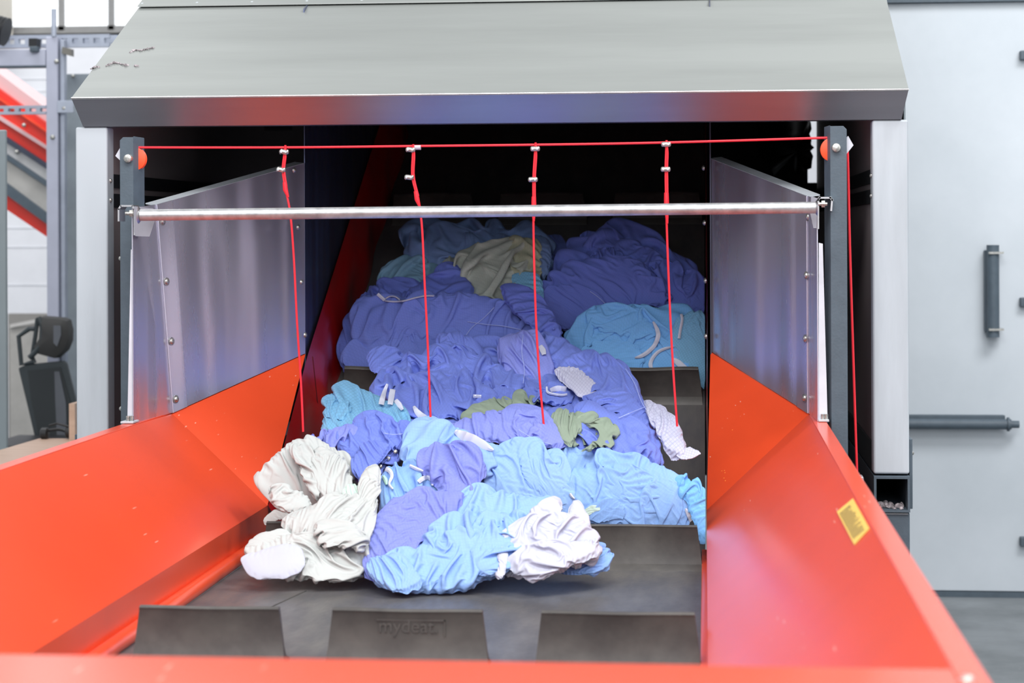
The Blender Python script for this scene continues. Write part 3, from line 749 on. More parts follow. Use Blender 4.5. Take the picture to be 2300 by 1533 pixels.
gc = obj('switch_cabinet', MB().box(_a, (_b[0], _b[1], 0)), GREENGREY, bevel=.006)
gc.location.z -= 0; tag(gc, 'green grey cabinet edge cut by the left side of the view', 'cabinet')
# office corner
oy = 11.0
pt = thing('desk_partition', (onY(60, 900, 11.6)[0], 11.6, 0), 'low grey office partition behind the swivel chair', 'partition')
A = onY(18, 704, 11.8); B = onY(150, 704, 11.8)
obj('panel', MB().box((A[0], 11.8, 0), (B[0] + .3, 11.85, A[2])), GREYBOX, pt)
A = onY(22, 735, 11.5); B = onY(95, 722, 11.5)
obj('panel', MB().slab([(A[0], 11.5, 0), (B[0] + .2, 11.5, 0), (B[0] + .2, 11.5, B[2]), (A[0], 11.5, A[2])], (0, .05, 0)), mat('pale_board', (176, 174, 170), .7), pt)
obj('top_cap', MB().slab([onY(22, 728, 11.48), onY(95, 714, 11.48), onY(95, 722, 11.48), onY(22, 736, 11.48)], (0, .1, 0)), mat('cap_white', (205, 203, 200), .7), pt)
lk = obj('wall_socket', MB().box(*pbox(105, 688, 113, 703, 12.0, .05)), BLACKP, bevel=.01); tag(lk, 'small black fitting low on the white wall', 'fitting')
dk = thing('desk', (onY(60, 1010, 7.4)[0], 7.0, 0), 'pale wooden desk top glimpsed over the left hopper rim', 'desk')
dzp = onY(120, 990, 7.3)[2]
pA, pB, pC, pD = onZ(-150, 1050, dzp), onZ(250, 1050, dzp), onZ(250, 985, dzp), onZ(85, 984, dzp)
pD = onZ(75, 990, dzp); pE = onZ(-150, 1030, dzp)
obj('desk_top', MB().slab([onZ(-200, 1120, dzp), onZ(240, 1100, dzp), onZ(240, 984, dzp), onZ(88, 984, dzp), onZ(-120, 1045, dzp)], (0, 0, -.03)), WOOD, dk)
q0 = onZ(120, 1000, dzp)
obj('leg', MB().box((q0[0], q0[1] - .1, 0), (q0[0] + .05, q0[1] - .05, dzp - .03)), ANTHRA, dk)
q1 = onZ(-20, 1080, dzp); obj('leg', MB().box((q1[0], q1[1], 0), (q1[0] + .05, q1[1] + .05, dzp - .03)), ANTHRA, dk)
bd = onZ(165, 988, dzp)
bo_ = obj('wooden_board', MB().box((bd[0] - .01, bd[1] - .02, dzp), (bd[0] + .012, bd[1] + .3, onY(165, 905, bd[1])[2])), WOOD); tag(bo_, 'thin upright wooden board at the desk end by the hood post', 'board')
# headset on the desk
hb = onZ(130, 985, dzp); hs = thing('headset', hb, 'black headset lying on the wooden desk', 'headset')
arc = [hb + np.array([-.062 + .0 * k, 0, .012]) + np.array([.09 * (1 - math.cos(k * .35)) * .55, .03 * math.sin(k * .35), .02 * math.sin(k * .35)]) for k in range(10)]
obj('headband', MB().tube(arc, .006, 8), BLACKP, hs, smooth=True)
for dx, dz_ in ((-.05, .02), (.045, .026)):
    c = hb + np.array([dx, .0, dz_]); obj('ear_cup', MB().tube([c + np.array([-.014, 0, 0]), c + np.array([-.01, 0, 0]), c + np.array([.01, 0, 0]), c + np.array([.014, 0, 0])], [.016, .022, .022, .016], 14), BLACKP, hs, smooth=True)
obj('boom', MB().tube([hb + np.array([-.03, -.01, .05]), hb + np.array([.0, -.01, .058]), hb + np.array([.05, -.01, .045])], .004, 8), BLACKP, hs)
# office chair
cy_ = 8.75
ch = thing('office_chair', (onY(100, 900, cy_)[0], cy_, 0), 'black mesh office chair with headrest at the desk on the left', 'chair')
def chair_blob(pts, y, thick, m, nm, parent, curve=.05):
    P = [onY(*a, y) for a in pts]; c = sum(P) / len(P); n = len(P); V = []; Fc = []
    for k in (1, .93, .6):
        for p_ in P: V.append(c + (p_ - c) * k + np.array([0, (-.0 if k == 1 else -thick * (.7 if k > .9 else 1)) + curve * abs((p_ - c)[0]) * k * 2, 0]))
    V.append(c + np.array([0, -thick, 0]))
    nb = len(V)
    for j in range(2):
        for i in range(n): Fc.append((j * n + i, j * n + (i + 1) % n, (j + 1) * n + (i + 1) % n, (j + 1) * n + i))
    for i in range(n): Fc.append((2 * n + i, 2 * n + (i + 1) % n, 3 * n))
    V2 = [v_ + np.array([0, .02, 0]) for v_ in V[:n]]
    V += V2
    for i in range(n): Fc.append((i, (i + 1) % n, nb + (i + 1) % n, nb + i))
    Fc.append(tuple(range(nb, nb + n)))
    o = obj(nm, MB().add(V, Fc), m, parent, smooth=True); return o
hr = chair_blob([(88, 712), (100, 709), (145, 713), (156, 718), (161, 740), (160, 765), (152, 785), (133, 803), (122, 804), (86, 795), (78, 780), (90, 760), (92, 735)], cy_, .05, mat('headrest_net', (62, 62, 62), .7, bump=.1), 'headrest', ch)
obj('headrest_window', MB().slab([onY(120, 731, cy_ - .055), onY(136, 731, cy_ - .055), onY(137, 752, cy_ - .055), (onY(128, 778, cy_ - .055)), onY(120, 770, cy_ - .055)], (0, .004, 0)), mat('painted_lit_net', (104, 108, 116), .7), hr)  # lighter copy of the net, light painted into its colour
obj('headrest_rim', MB().tube(smooth_path([onY(*a, cy_ - .03) for a in ((86, 712), (95, 735), (94, 765), (84, 785), (66, 803))]), .012, 8), CHAIRP, ch, smooth=True)
obj('bracket', MB().tube([onY(*a, cy_) for a in ((78, 738), (66, 738), (42, 755), (48, 818), (75, 812))], .011, 8), CHAIRP, ch)
obj('bracket', MB().tube([onY(*a, cy_) for a in ((84, 715), (80, 750), (72, 800), (78, 815))], .01, 8), CHAIRP, ch)
bk = [(40, 826), (60, 818), (100, 814), (142, 810), (148, 814), (168, 895), (175, 960), (178, 1010), (92, 1012), (78, 985), (58, 900)]
b1 = obj('backrest', MB().slab([onY(*a, cy_) for a in bk], (0, .03, 0)), CHAIRP, ch, bevel=.008)
obj('back_net', MB().slab([onY(*a, cy_ - .004) for a in ((62, 832), (136, 824), (158, 900), (166, 1000), (92, 1000), (70, 900))], (0, .004, 0)), NETC, b1)
obj('net_highlight', MB().slab([onY(*a, cy_ - .009) for a in ((122, 834), (133, 834), (148, 905), (150, 985), (128, 985), (124, 900))], (0, .004, 0)), mat('painted_lit_net', (104, 108, 116), .7), b1)  # highlight on the back net, painted as a paler slab
c = onY(125, 1000, cy_ - .2)
obj('seat', MB().box((c[0] - .25, cy_ - .5, .46), (c[0] + .25, cy_, .54)), BLACKP, ch, bevel=.03)
obj('gas_column', MB().cyl((c[0], cy_ - .25, .1), (c[0], cy_ - .25, .46), .03), BLACKP, ch, smooth=True)
for k in range(5):
    a = k * 2 * math.pi / 5; e = (c[0] + .28 * math.cos(a), cy_ - .25 + .28 * math.sin(a))
    lg = obj('leg', MB().tube([(c[0], cy_ - .25, .11), (e[0], e[1], .07)], [.025, .015], 8), BLACKP, ch)
    obj('caster', MB().cyl((e[0] - .01, e[1], .03), (e[0] + .01, e[1], .03), .03, 12), BLACKP, lg)
# ================================================================== laundry
# every garment lobe is a sheet of cloth with more material than room: it is relaxed here until it
# buckles into folds (distance constraints + weak bending), then laid on the heap.
VIO = cloth_mat('violet_cloth', (109, 127, 208), grid=.25)
VIOD = cloth_mat('deep_violet_cloth', (98, 114, 196), grid=.18)
VIOL = cloth_mat('light_violet_cloth', (126, 136, 210), grid=.25)
SKY = cloth_mat('sky_blue_cloth', (140, 175, 230), grid=.18)
SKYC = cloth_mat('crumpled_sky_cloth', (134, 172, 229), grid=.2, fine=.5)
TEAL = cloth_mat('teal_blue_cloth', (120, 176, 214), grid=.55)
AZUR = cloth_mat('azure_cloth', (116, 176, 234), grid=.25, fine=.5)
SLATE = cloth_mat('slate_blue_cloth', (101, 126, 172), grid=.2)
SAGE = cloth_mat('pale_sage_cloth', (168, 175, 168), grid=.25)
OLIVE = cloth_mat('olive_green_cloth', (135, 150, 134), grid=.08, rough=.7)
KHAKI = cloth_mat('khaki_collar_cloth', (156, 160, 140), grid=.2)
CREAMC = cloth_mat('cream_cloth', (184, 188, 187), grid=.14, gcol=(190, 190, 186))
LILAC = cloth_mat('lilac_check_cloth', (188, 190, 212), grid=.75, gcol=(160, 160, 190), gs=170)
WHITEC = cloth_mat('white_check_cloth', (186, 190, 207), grid=.5, gcol=(190, 192, 214))
MINT = cloth_mat('mint_cloth', (194, 217, 207), grid=.1)

YT = np.array([[480, 6.45], [510, 6.36], [560, 6.22], [650, 6.02], [700, 5.93], [750, 5.84], [800, 5.76], [842, 5.66], [900, 5.36], [960, 5.08], [1000, 4.96], [1100, 4.78], [1170, 4.66], [1250, 4.50], [1300, 4.40], [1345, 4.33], [1400, 4.22]])
def heapY(py): return np.interp(py, YT[:, 0], YT[:, 1])

def resample(poly, n, sm=2):
    P = np.array(poly, float)
    for _ in range(sm):
        Q = np.roll(P, -1, 0); P = np.stack([.75 * P + .25 * Q, .25 * P + .75 * Q], 1).reshape(-1, 2)
    d = np.linalg.norm(np.roll(P, -1, 0) - P, axis=1); s = np.r_[0, np.cumsum(d)]; P = np.vstack([P, P[:1]])
    t = np.linspace(0, s[-1], n, endpoint=False)
    return np.stack([np.interp(t, s, P[:, 0]), np.interp(t, s, P[:, 1])], 1)
def gridmap(poly, N):
    B = resample(poly, 4 * (N - 1), 1); B = B + 2.5 * np.stack([sines(np.random.RandomState(int(poly[0][0])), B, 38), sines(np.random.RandomState(int(poly[0][1])), B, 30)], 1) * 1.6; G = np.zeros((N, N, 2)); m = N - 1
    a, b, c, d = B[:m + 1], B[m:2 * m + 1], B[2 * m:3 * m + 1], np.vstack([B[3 * m:], B[:1]])
    u = np.linspace(0, 1, N)[:, None]
    top, right, bot, left = a, b, c[::-1], d[::-1]
    for i in range(N):
        v = i / m
        G[i] = (1 - v) * top + v * bot + (1 - u) * left[i] + u * right[i] - ((1 - u) * (1 - v) * top[0] + u * (1 - v) * top[-1] + (1 - u) * v * bot[0] + u * v * bot[-1])
    G[0], G[-1], G[:, 0], G[:, -1] = top, bot, left, right
    for _ in range(N * 6):
        G[1:-1, 1:-1] += .95 * (.25 * (G[:-2, 1:-1] + G[2:, 1:-1] + G[1:-1, :-2] + G[1:-1, 2:]) - G[1:-1, 1:-1])
    return G
def sines(rng, P, wl, k=5):
    v = 0
    for _ in range(k):
        a = rng.uniform(0, 2 * np.pi); f = 2 * np.pi / (wl * rng.uniform(.7, 1.4))
        v = v + np.sin((P[..., 0] * np.cos(a) + P[..., 1] * np.sin(a)) * f + rng.uniform(0, 6.28))
    return v / k
OFF = [((0, 1), 1.), ((1, 0), 1.), ((1, 1), .8), ((1, -1), .8), ((0, 2), .22), ((2, 0), .22)]
def slices(di, dj, N):
    if dj >= 0: return (slice(0, N - di), slice(0, N - dj)), (slice(di, N), slice(dj, N))
    return (slice(0, N - di), slice(-dj, N)), (slice(di, N), slice(0, N + dj))
def lengths(G, th, ex, along):
    L = []
    for (di, dj), w in OFF:
        A, B = slices(di, dj, G.shape[1])
        d = G[(slice(None),) + B] - G[(slice(None),) + A]; l = np.linalg.norm(d, axis=-1)
        ph = np.arctan2(d[..., 1], d[..., 0]) - th[(slice(None),) + A]
        s2 = np.sin(ph) ** 2
        s = 1 + along[:, None, None] * (1 - s2) + ex[(slice(None),) + A] * s2
        L.append(l * s)
    return L
def relax(X, L, h0, tuckm, iters, grav):
    V = np.zeros_like(X); N = X.shape[1]
    pin = np.zeros((N, N), bool); pin[0] = pin[-1] = pin[:, 0] = pin[:, -1] = True
    XB = X[:, pin].copy(); PW = np.array([.5, .5, .12])
    for it in range(iters):
        X0 = X.copy(); X += V * .93
        for ((di, dj), w), l0 in zip(OFF, L):
            A, B = slices(di, dj, N); A = (slice(None),) + A; B = (slice(None),) + B
            d = X[B] - X[A]; l = np.sqrt((d * d).sum(-1)) + 1e-6
            c = d * ((l - l0) / l * .3 * w)[..., None]
            X[A] += c; X[B] -= c
        X[..., 2] -= grav * (X[..., 2] - h0)
        lo = h0 - 1.5; X[..., 2] = np.where(X[..., 2] < lo, lo + .2 * (X[..., 2] - lo), X[..., 2])
        X[:, pin] += (XB - X[:, pin]) * PW
        V = X - X0
    return X
def up2(X):
    K, N = X.shape[:2]; M = 2 * N - 1
    Y = np.zeros((K, M, N) + X.shape[3:]); Y[:, ::2] = X; Y[:, 1::2] = .5 * (X[:, 1:] + X[:, :-1])
    W = np.zeros((K, M, M) + X.shape[3:]); W[:, :, ::2] = Y; W[:, :, 1::2] = .5 * (Y[:, :, 1:] + Y[:, :, :-1])
    return W

PIECES = []
def piece(root, name, poly, m, H=16, ang=0, ex=.45, along=.06, lift=0., tuck=14, size='m', flat=.75, wave=1., sub=None, label=None, thick=False, dY=0., minY=None):
    PIECES.append(dict(root=root, name=name, poly=poly, m=m, H=H, ang=ang, ex=ex, along=along, lift=lift, tuck=tuck, size=size, flat=flat, wave=wave, label=label, thick=thick, dY=dY, minY=minY))
GAR = {}
def garment(key, name, label, group=None, cat='garment'):
    GAR[key] = dict(name=name, label=label, group=group, cat=cat)

# ---- which garments there are
garment('slate', 'work_coat', 'slate blue coat draped along the very top of the pile in the shade', 'soiled garments in the conveyor')
garment('darkteal', 'work_shirt', 'dull teal crumpled shirt at the upper left edge of the pile', 'soiled garments in the conveyor')
garment('navyback', 'work_trousers', 'dark navy garment peeking out between the two rear heaps', 'soiled garments in the conveyor')
garment('sage', 'work_shirt', 'pale sage shirt with khaki collar near the top of the pile', 'soiled garments in the conveyor')
garment('bluesmall', 'work_shirt', 'small patch of light blue checked cloth below the sage shirt', 'soiled garments in the conveyor')
garment('violetback', 'coverall', 'large dark violet coverall heaped at the back right under the hood', 'soiled garments in the conveyor')
garment('azure', 'work_coat', 'bright azure crumpled coat with white bindings above the right cleat', 'soiled garments in the conveyor')
garment('tealcheck', 'work_shirt', 'light teal finely checked shirt hanging over the belt edge at the right', 'soiled garments in the conveyor')
garment('violetbig', 'coverall', 'broad smooth violet coverall with white neck binding on the left of the pile', 'soiled garments in the conveyor')
garment('violetroll', 'work_trousers', 'rolled blue violet garment at the left edge above the stitched cleat', 'soiled garments in the conveyor')
garment('violetmid', 'coverall', 'twisted violet coverall crossing the middle of the pile', 'soiled garments in the conveyor')
garment('violetsleeve', 'coverall', 'long violet coverall running diagonally down to the right past the cleat', 'soiled garments in the conveyor')
garment('whitecheck', 'work_shirt', 'white finely checked shirt corner between violet folds right of centre', 'soiled garments in the conveyor')
garment('olive', 'work_trousers', 'olive green trousers twisted through the violet garments', 'soiled garments in the conveyor')
garment('teal', 'work_shirt', 'teal blue checked shirt at the left, against the red liner', 'soiled garments in the conveyor')
garment('violetfront', 'coverall', 'violet coverall with metal snaps behind the cream heap', 'soiled garments in the conveyor')
garment('violetwide', 'coverall', 'light violet trouser leg lying across the middle in front of the olive cloth', 'soiled garments in the conveyor')
garment('lilac', 'work_shirt', 'lilac white checked shirt with pointed corner at the right on the bare belt', 'soiled garments in the conveyor')
garment('skyhood', 'work_coat', 'sky blue coat with a long white label, peaked below the second cord', 'soiled garments in the conveyor')
garment('violetleg', 'work_trousers', 'violet trousers bunched at the top and hanging forward over the front cleat', 'soiled garments in the conveyor')
garment('skylarge', 'coverall', 'large sky blue crumpled coverall heaped behind the right front cleat', 'soiled garments in the conveyor')
garment('skyfront', 'coverall', 'sky blue coverall spilling forward onto the bare belt in front', 'soiled garments in the conveyor')
garment('white', 'work_shirt', 'bright white twisted shirt lying in front of the right cleat', 'soiled garments in the conveyor')
garment('bluetuck', 'work_shirt', 'light blue rolled cloth tucked under the bright white shirt', 'soiled garments in the conveyor')
garment('skyroll', 'work_shirt', 'sky blue crumpled roll squeezed between the right cleat end and the orange wall', 'soiled garments in the conveyor')
garment('cream', 'coverall', 'cream white coverall heaped at the front left beside the orange wall', 'soiled garments in the conveyor')
garment('creamlow', 'work_coat', 'cream garment with a white flap lying on the belt, lowest at the left', 'soiled garments in the conveyor')

# ---- back of the pile
piece('slate', 'body', [(902, 542), (922, 516), (975, 509), (1080, 507), (1165, 510), (1215, 522), (1242, 548), (1244, 600), (1225, 660), (1100, 670), (1000, 655), (950, 615), (925, 585)], SLATE, H=22, ang=5, ex=.5, lift=-.04, size='m')
piece('slate', 'fold', [(905, 545), (960, 520), (1060, 525), (1190, 530), (1215, 545), (1140, 560), (1040, 572), (995, 600), (985, 612), (945, 600), (915, 575)], SLATE, H=12, ang=-8, ex=.4, lift=.03, size='s')
piece('slate', 'cuff', [(1195, 528), (1225, 530), (1240, 560), (1236, 610), (1216, 625), (1212, 580)], SLATE, H=10, ang=80, ex=.4, lift=.05, size='s')
piece('navyback', 'body', [(1215, 540), (1250, 522), (1264, 548), (1292, 548), (1288, 600), (1250, 640), (1215, 630)], cloth_mat('navy_cloth', (72, 86, 145)), H=14, ang=60, lift=-.05, size='s')
piece('darkteal', 'body', [(853, 612), (868, 592), (915, 581), (950, 592), (990, 598), (1015, 630), (1000, 665), (900, 665), (850, 645)], cloth_mat('dull_teal_cloth', (108, 145, 172)), H=16, ang=-20, ex=.6, lift=.0, size='m')
piece('sage', 'body', [(988, 604), (996, 580), (1045, 562), (1100, 555), (1150, 540), (1200, 560), (1200, 640), (1150, 680), (1095, 690), (1065, 675), (1040, 640)], SAGE, H=18, ang=-35, ex=.5, lift=.03, size='m')
piece('sage', 'collar', [(1140, 548), (1165, 532), (1200, 536), (1218, 560), (1222, 610), (1205, 625), (1180, 612), (1150, 612), (1142, 580)], KHAKI, H=13, ang=75, ex=.5, lift=.055, size='s')
piece('bluesmall', 'body', [(1146, 620), (1170, 610), (1205, 615), (1222, 640), (1216, 685), (1190, 680), (1150, 650)], TEAL, H=8, ang=30, ex=.25, lift=.05, size='s')
piece('violetback', 'back_panel', [(1225, 610), (1255, 575), (1292, 542), (1330, 518), (1365, 511), (1425, 524), (1463, 540), (1470, 552), (1510, 566), (1548, 576), (1563, 592), (1568, 625), (1590, 632), (1594, 700), (1540, 715), (1400, 715), (1280, 700)], VIOD, H=26, ang=25, ex=.42, lift=-.03, size='l')
piece('violetback', 'front_fold', [(1208, 655), (1228, 622), (1270, 600), (1330, 588), (1400, 584), (1450, 600), (1490, 630), (1512, 655), (1505, 676), (1465, 688), (1420, 690), (1400, 706), (1345, 728), (1290, 740), (1245, 725), (1215, 690)], VIOD, H=24, ang=18, ex=.38, lift=.04, size='l')
piece('violetback', 'side_fold', [(1440, 600), (1500, 590), (1560, 620), (1592, 640), (1592, 700), (1540, 702), (1500, 690), (1460, 660)], VIOD, H=14, ang=50, ex=.55, lift=.0, size='m')
piece('violetback', 'crumpled_neck', [(1318, 580), (1345, 562), (1390, 560), (1405, 575), (1380, 592), (1345, 600)], VIOD, H=9, ang=20, ex=.7, lift=.06, size='s')
piece('azure', 'body', [(1265, 745), (1290, 735), (1308, 712), (1325, 694), (1372, 700), (1430, 690), (1500, 692), (1545, 705), (1560, 780), (1552, 845), (1500, 850), (1400, 850), (1360, 838), (1300, 800), (1275, 775)], AZUR, H=20, ang=-15, ex=.7, along=.15, lift=.03, size='l')
piece('azure', 'sleeve', [(1310, 700), (1345, 695), (1400, 705), (1470, 720), (1500, 745), (1440, 765), (1370, 752), (1325, 735)], AZUR, H=14, ang=8, ex=.5, lift=.075, size='m')
piece('tealcheck', 'body', [(1512, 720), (1545, 700), (1588, 686), (1590, 760), (1588, 830), (1582, 868), (1572, 862), (1564, 840), (1530, 835), (1500, 800)], TEAL, H=14, ang=70, ex=.22, lift=.09, size='m')
piece('tealcheck', 'yoke', [(1395, 706), (1430, 690), (1485, 692), (1500, 712), (1480, 720), (1430, 716)], TEAL, H=8, ang=0, ex=.3, lift=.06, size='s')
piece('violetroll', 'body', [(761, 805), (766, 745), (782, 700), (812, 660), (850, 640), (900, 650), (900, 760), (880, 840), (800, 846), (770, 832)], VIOD, H=18, ang=75, ex=.5, lift=.0, size='m')
piece('violetbig', 'collar', [(880, 668), (930, 640), (975, 620), (1010, 598), (1028, 592), (1046, 600), (1060, 640), (1068, 675), (1010, 695), (930, 695)], VIOD, H=18, ang=-45, ex=.35, lift=.03, size='m')
piece('violetbig', 'shoulder', [(825, 650), (850, 632), (905, 628), (948, 632), (952, 652), (900, 672), (850, 668), (818, 668)], VIOD, H=10, ang=-15, ex=.5, lift=.02, size='s')
piece('violetbig', 'lower_folds', [(768, 812), (790, 775), (870, 752), (960, 745), (1080, 755), (1120, 785), (1115, 830), (1000, 845), (900, 850), (830, 850), (778, 838)], VIO, H=16, ang=-30, ex=.7, along=.12, lift=.04, size='l')
piece('violetbig', 'body', [(788, 712), (815, 672), (850, 662), (905, 668), (965, 664), (1060, 666), (1110, 672), (1160, 695), (1215, 735), (1262, 755), (1225, 772), (1160, 768), (1100, 775), (1000, 772), (910, 762), (850, 785), (810, 782), (788, 755)], VIO, H=26, ang=-18, ex=.26, lift=.07, size='l')
piece('violetsleeve', 'upper_sleeve', [(1122, 645), (1142, 634), (1172, 640), (1215, 675), (1245, 712), (1264, 750), (1262, 770), (1225, 760), (1180, 725), (1140, 690)], VIOD, H=15, ang=38, ex=.35, lift=.10, size='m')
piece('violetsleeve', 'body', [(1190, 735), (1262, 752), (1300, 788), (1352, 798), (1400, 815), (1425, 850), (1440, 890), (1462, 930), (1480, 985), (1492, 1036), (1470, 1046), (1430, 1020), (1400, 960), (1360, 900), (1300, 880), (1255, 845), (1215, 790)], VIO, H=24, ang=52, ex=.30, lift=.06, size='l', flat=.85)
# ---- middle
piece('violetmid', 'under_body', [(822, 872), (850, 848), (930, 815), (1050, 790), (1200, 800), (1310, 880), (1400, 920), (1420, 990), (1300, 1010), (1100, 975), (1000, 955), (930, 945), (885, 918), (850, 895)], VIO, H=18, ang=20, ex=.6, along=.1, lift=-.02, size='l')
piece('violetmid', 'swirl', [(885, 880), (905, 855), (960, 838), (1040, 842), (1090, 870), (1100, 905), (1060, 930), (1010, 942), (950, 940), (905, 915)], VIO, H=18, ang=35, ex=.6, lift=.04, size='m')
piece('violetmid', 'fan', [(968, 752), (1015, 742), (1062, 760), (1090, 790), (1112, 830), (1110, 862), (1060, 840), (1000, 800)], VIO, H=16, ang=55, ex=.35, lift=.08, size='m')
piece('violetmid', 'trouser_leg', [(830, 868), (865, 842), (890, 812), (940, 795), (1000, 784), (1070, 795), (1130, 825), (1200, 858), (1262, 862), (1310, 880), (1280, 900), (1200, 893), (1120, 878), (1050, 850), (980, 826), (930, 840), (890, 868), (850, 885)], VIO, H=20, ang=8, ex=.35, lift=.085, size='l', flat=.85)
piece('violetmid', 'upright_sleeve', [(1112, 768), (1140, 745), (1180, 738), (1205, 748), (1225, 785), (1250, 820), (1248, 865), (1200, 882), (1150, 860), (1122, 820)], VIOL, H=20, ang=75, ex=.35, lift=.105, size='m')
piece('violetmid', 'cuff_folds', [(1060, 880), (1120, 868), (1180, 880), (1240, 868), (1285, 862), (1290, 890), (1260, 910), (1180, 900), (1110, 905), (1070, 900)], VIO, H=11, ang=-8, ex=.4, lift=.09, size='m')
piece('whitecheck', 'body', [(1243, 832), (1258, 819), (1285, 822), (1325, 848), (1352, 872), (1356, 890), (1320, 898), (1290, 885), (1262, 862)], LILAC, H=12, ang=40, ex=.12, lift=.15, size='m')
piece('violetsleeve', 'pocket_flap', [(1296, 886), (1340, 886), (1385, 874), (1415, 880), (1450, 912), (1440, 945), (1400, 940), (1350, 920)], VIO, H=14, ang=28, ex=.35, lift=.10, size='m')
piece('violetsleeve', 'lower_folds', [(1280, 925), (1330, 905), (1390, 925), (1440, 960), (1478, 1000), (1490, 1036), (1455, 1048), (1400, 1040), (1320, 1012), (1280, 985)], VIO, H=20, ang=40, ex=.55, lift=.06, size='m')
piece('olive', 'waist', [(1030, 942), (1055, 915), (1100, 900), (1150, 887), (1195, 886), (1215, 896), (1195, 912), (1150, 925), (1090, 935), (1050, 950)], OLIVE, H=12, ang=-12, ex=.4, lift=.075, size='m')
piece('olive', 'inner_leg', [(1272, 955), (1310, 948), (1345, 958), (1362, 978), (1345, 1000), (1300, 1006), (1275, 990)], OLIVE, H=8, ang=60, ex=.6, lift=.065, size='s')
piece('olive', 'rolled_hem', [(1280, 920), (1340, 936), (1378, 953), (1387, 978), (1372, 1000), (1332, 1012), (1296, 1008), (1334, 996), (1352, 980), (1342, 964), (1308, 952), (1276, 946)], OLIVE, H=13, ang=25, ex=.3, lift=.11, size='m')
piece('olive', 'leg_flap', [(1232, 940), (1255, 913), (1278, 924), (1302, 942), (1306, 962), (1290, 990), (1282, 1006), (1262, 992), (1250, 965)], OLIVE, H=14, ang=55, ex=.3, lift=.118, size='m')
piece('teal', 'body', [(722, 975), (724, 925), (735, 895), (752, 858), (775, 858), (815, 872), (855, 890), (890, 912), (930, 945), (900, 975), (830, 985), (760, 990)], TEAL, H=18, ang=55, ex=.3, lift=.03, size='m')
piece('teal', 'turned_corner', [(726, 935), (738, 895), (765, 890), (788, 905), (782, 930), (775, 948), (745, 945)], TEAL, H=12, ang=-50, ex=.5, lift=.07, size='s')
piece('lilac', 'body', [(1438, 895), (1462, 896), (1492, 915), (1520, 945), (1533, 975), (1545, 1000), (1540, 1028), (1515, 1034), (1492, 1012), (1475, 975), (1455, 935)], LILAC, H=16, ang=60, ex=.3, lift=-.02, size='m', dY=-.04)
piece('lilac', 'corner', [(1518, 1020), (1540, 1000), (1576, 1017), (1560, 1026), (1535, 1033)], LILAC, H=2, ang=0, ex=.03, lift=.0, tuck=0, size='s', thick=True)
piece('violetwide', 'leg', [(985, 955), (1040, 942), (1100, 930), (1150, 920), (1200, 922), (1245, 940), (1275, 962), (1284, 990), (1272, 1006), (1210, 1006), (1130, 1000), (1050, 990), (1000, 980)], VIOL, H=22, ang=8, ex=.3, lift=.10, size='l')
piece('violetfront', 'body', [(700, 990), (730, 985), (760, 962), (800, 948), (870, 950), (930, 950), (985, 950), (960, 985), (910, 1010), (890, 1045), (850, 1060), (810, 1085), (780, 1060), (765, 1020), (735, 1002)], VIO, H=20, ang=35, ex=.32, lift=.05, size='l')
piece('violetfront', 'sleeve_end', [(678, 985), (690, 974), (715, 985), (755, 965), (790, 948), (810, 955), (800, 980), (760, 1000), (720, 1002), (690, 995)], VIOL, H=12, ang=-25, ex=.5, lift=.09, size='s')
# ---- front heap
piece('skylarge', 'back_flap', [(1110, 1010), (1180, 990), (1250, 996), (1320, 1008), (1410, 1030), (1440, 1060), (1340, 1090), (1240, 1080)], SKY, H=12, ang=15, ex=.15, lift=.03, size='m')
piece('skylarge', 'right_body', [(1245, 1100), (1262, 1070), (1300, 1045), (1370, 1036), (1440, 1038), (1500, 1050), (1528, 1062), (1534, 1090), (1548, 1130), (1558, 1172), (1500, 1185), (1400, 1185), (1330, 1178), (1290, 1150)], SKYC, H=34, ang=30, ex=.34, along=.15, lift=.05, size='l')
piece('skyroll', 'body', [(1515, 1075), (1540, 1068), (1568, 1085), (1588, 1120), (1592, 1170), (1586, 1212), (1570, 1214), (1562, 1180), (1548, 1150), (1530, 1110)], AZUR, H=14, ang=65, ex=.7, along=.2, lift=.05, size='m')
piece('skylarge', 'left_body', [(1060, 1120), (1085, 1060), (1110, 1010), (1150, 1000), (1200, 995), (1250, 1020), (1280, 1060), (1290, 1110), (1310, 1150), (1250, 1170), (1180, 1180), (1110, 1160)], SKY, H=30, ang=48, ex=.32, along=.1, lift=.07, size='l')
piece('skylarge', 'lower_fold', [(1310, 1150), (1330, 1130), (1380, 1118), (1400, 1130), (1410, 1165), (1370, 1170), (1330, 1172)], SKYC, H=10, ang=-15, ex=.6, lift=.11, size='s')
piece('skylarge', 'mint_lining', [(1308, 1148), (1320, 1136), (1345, 1136), (1350, 1146), (1330, 1155), (1315, 1158)], MINT, H=6, ang=0, ex=.5, lift=.125, size='s', label='pale mint lining')
piece('skyhood', 'body', [(905, 1030), (902, 1000), (915, 965), (940, 945), (967, 937), (1000, 950), (1040, 968), (1090, 990), (1130, 1000), (1110, 1060), (1040, 1090), (960, 1090), (920, 1060)], SKY, H=22, ang=-40, ex=.25, lift=.10, size='m')
piece('skyhood', 'crumpled_front', [(850, 1100), (862, 1048), (900, 1038), (950, 1055), (985, 1090), (975, 1120), (930, 1130), (870, 1165), (855, 1150)], SKYC, H=16, ang=70, ex=.6, along=.1, lift=.09, size='m')
piece('skyfront', 'back_body', [(930, 1240), (960, 1190), (1010, 1145), (1060, 1112), (1110, 1100), (1180, 1110), (1250, 1120), (1240, 1170), (1180, 1220), (1100, 1240), (1000, 1260)], SKY, H=22, ang=-32, ex=.35, lift=.08, size='l')
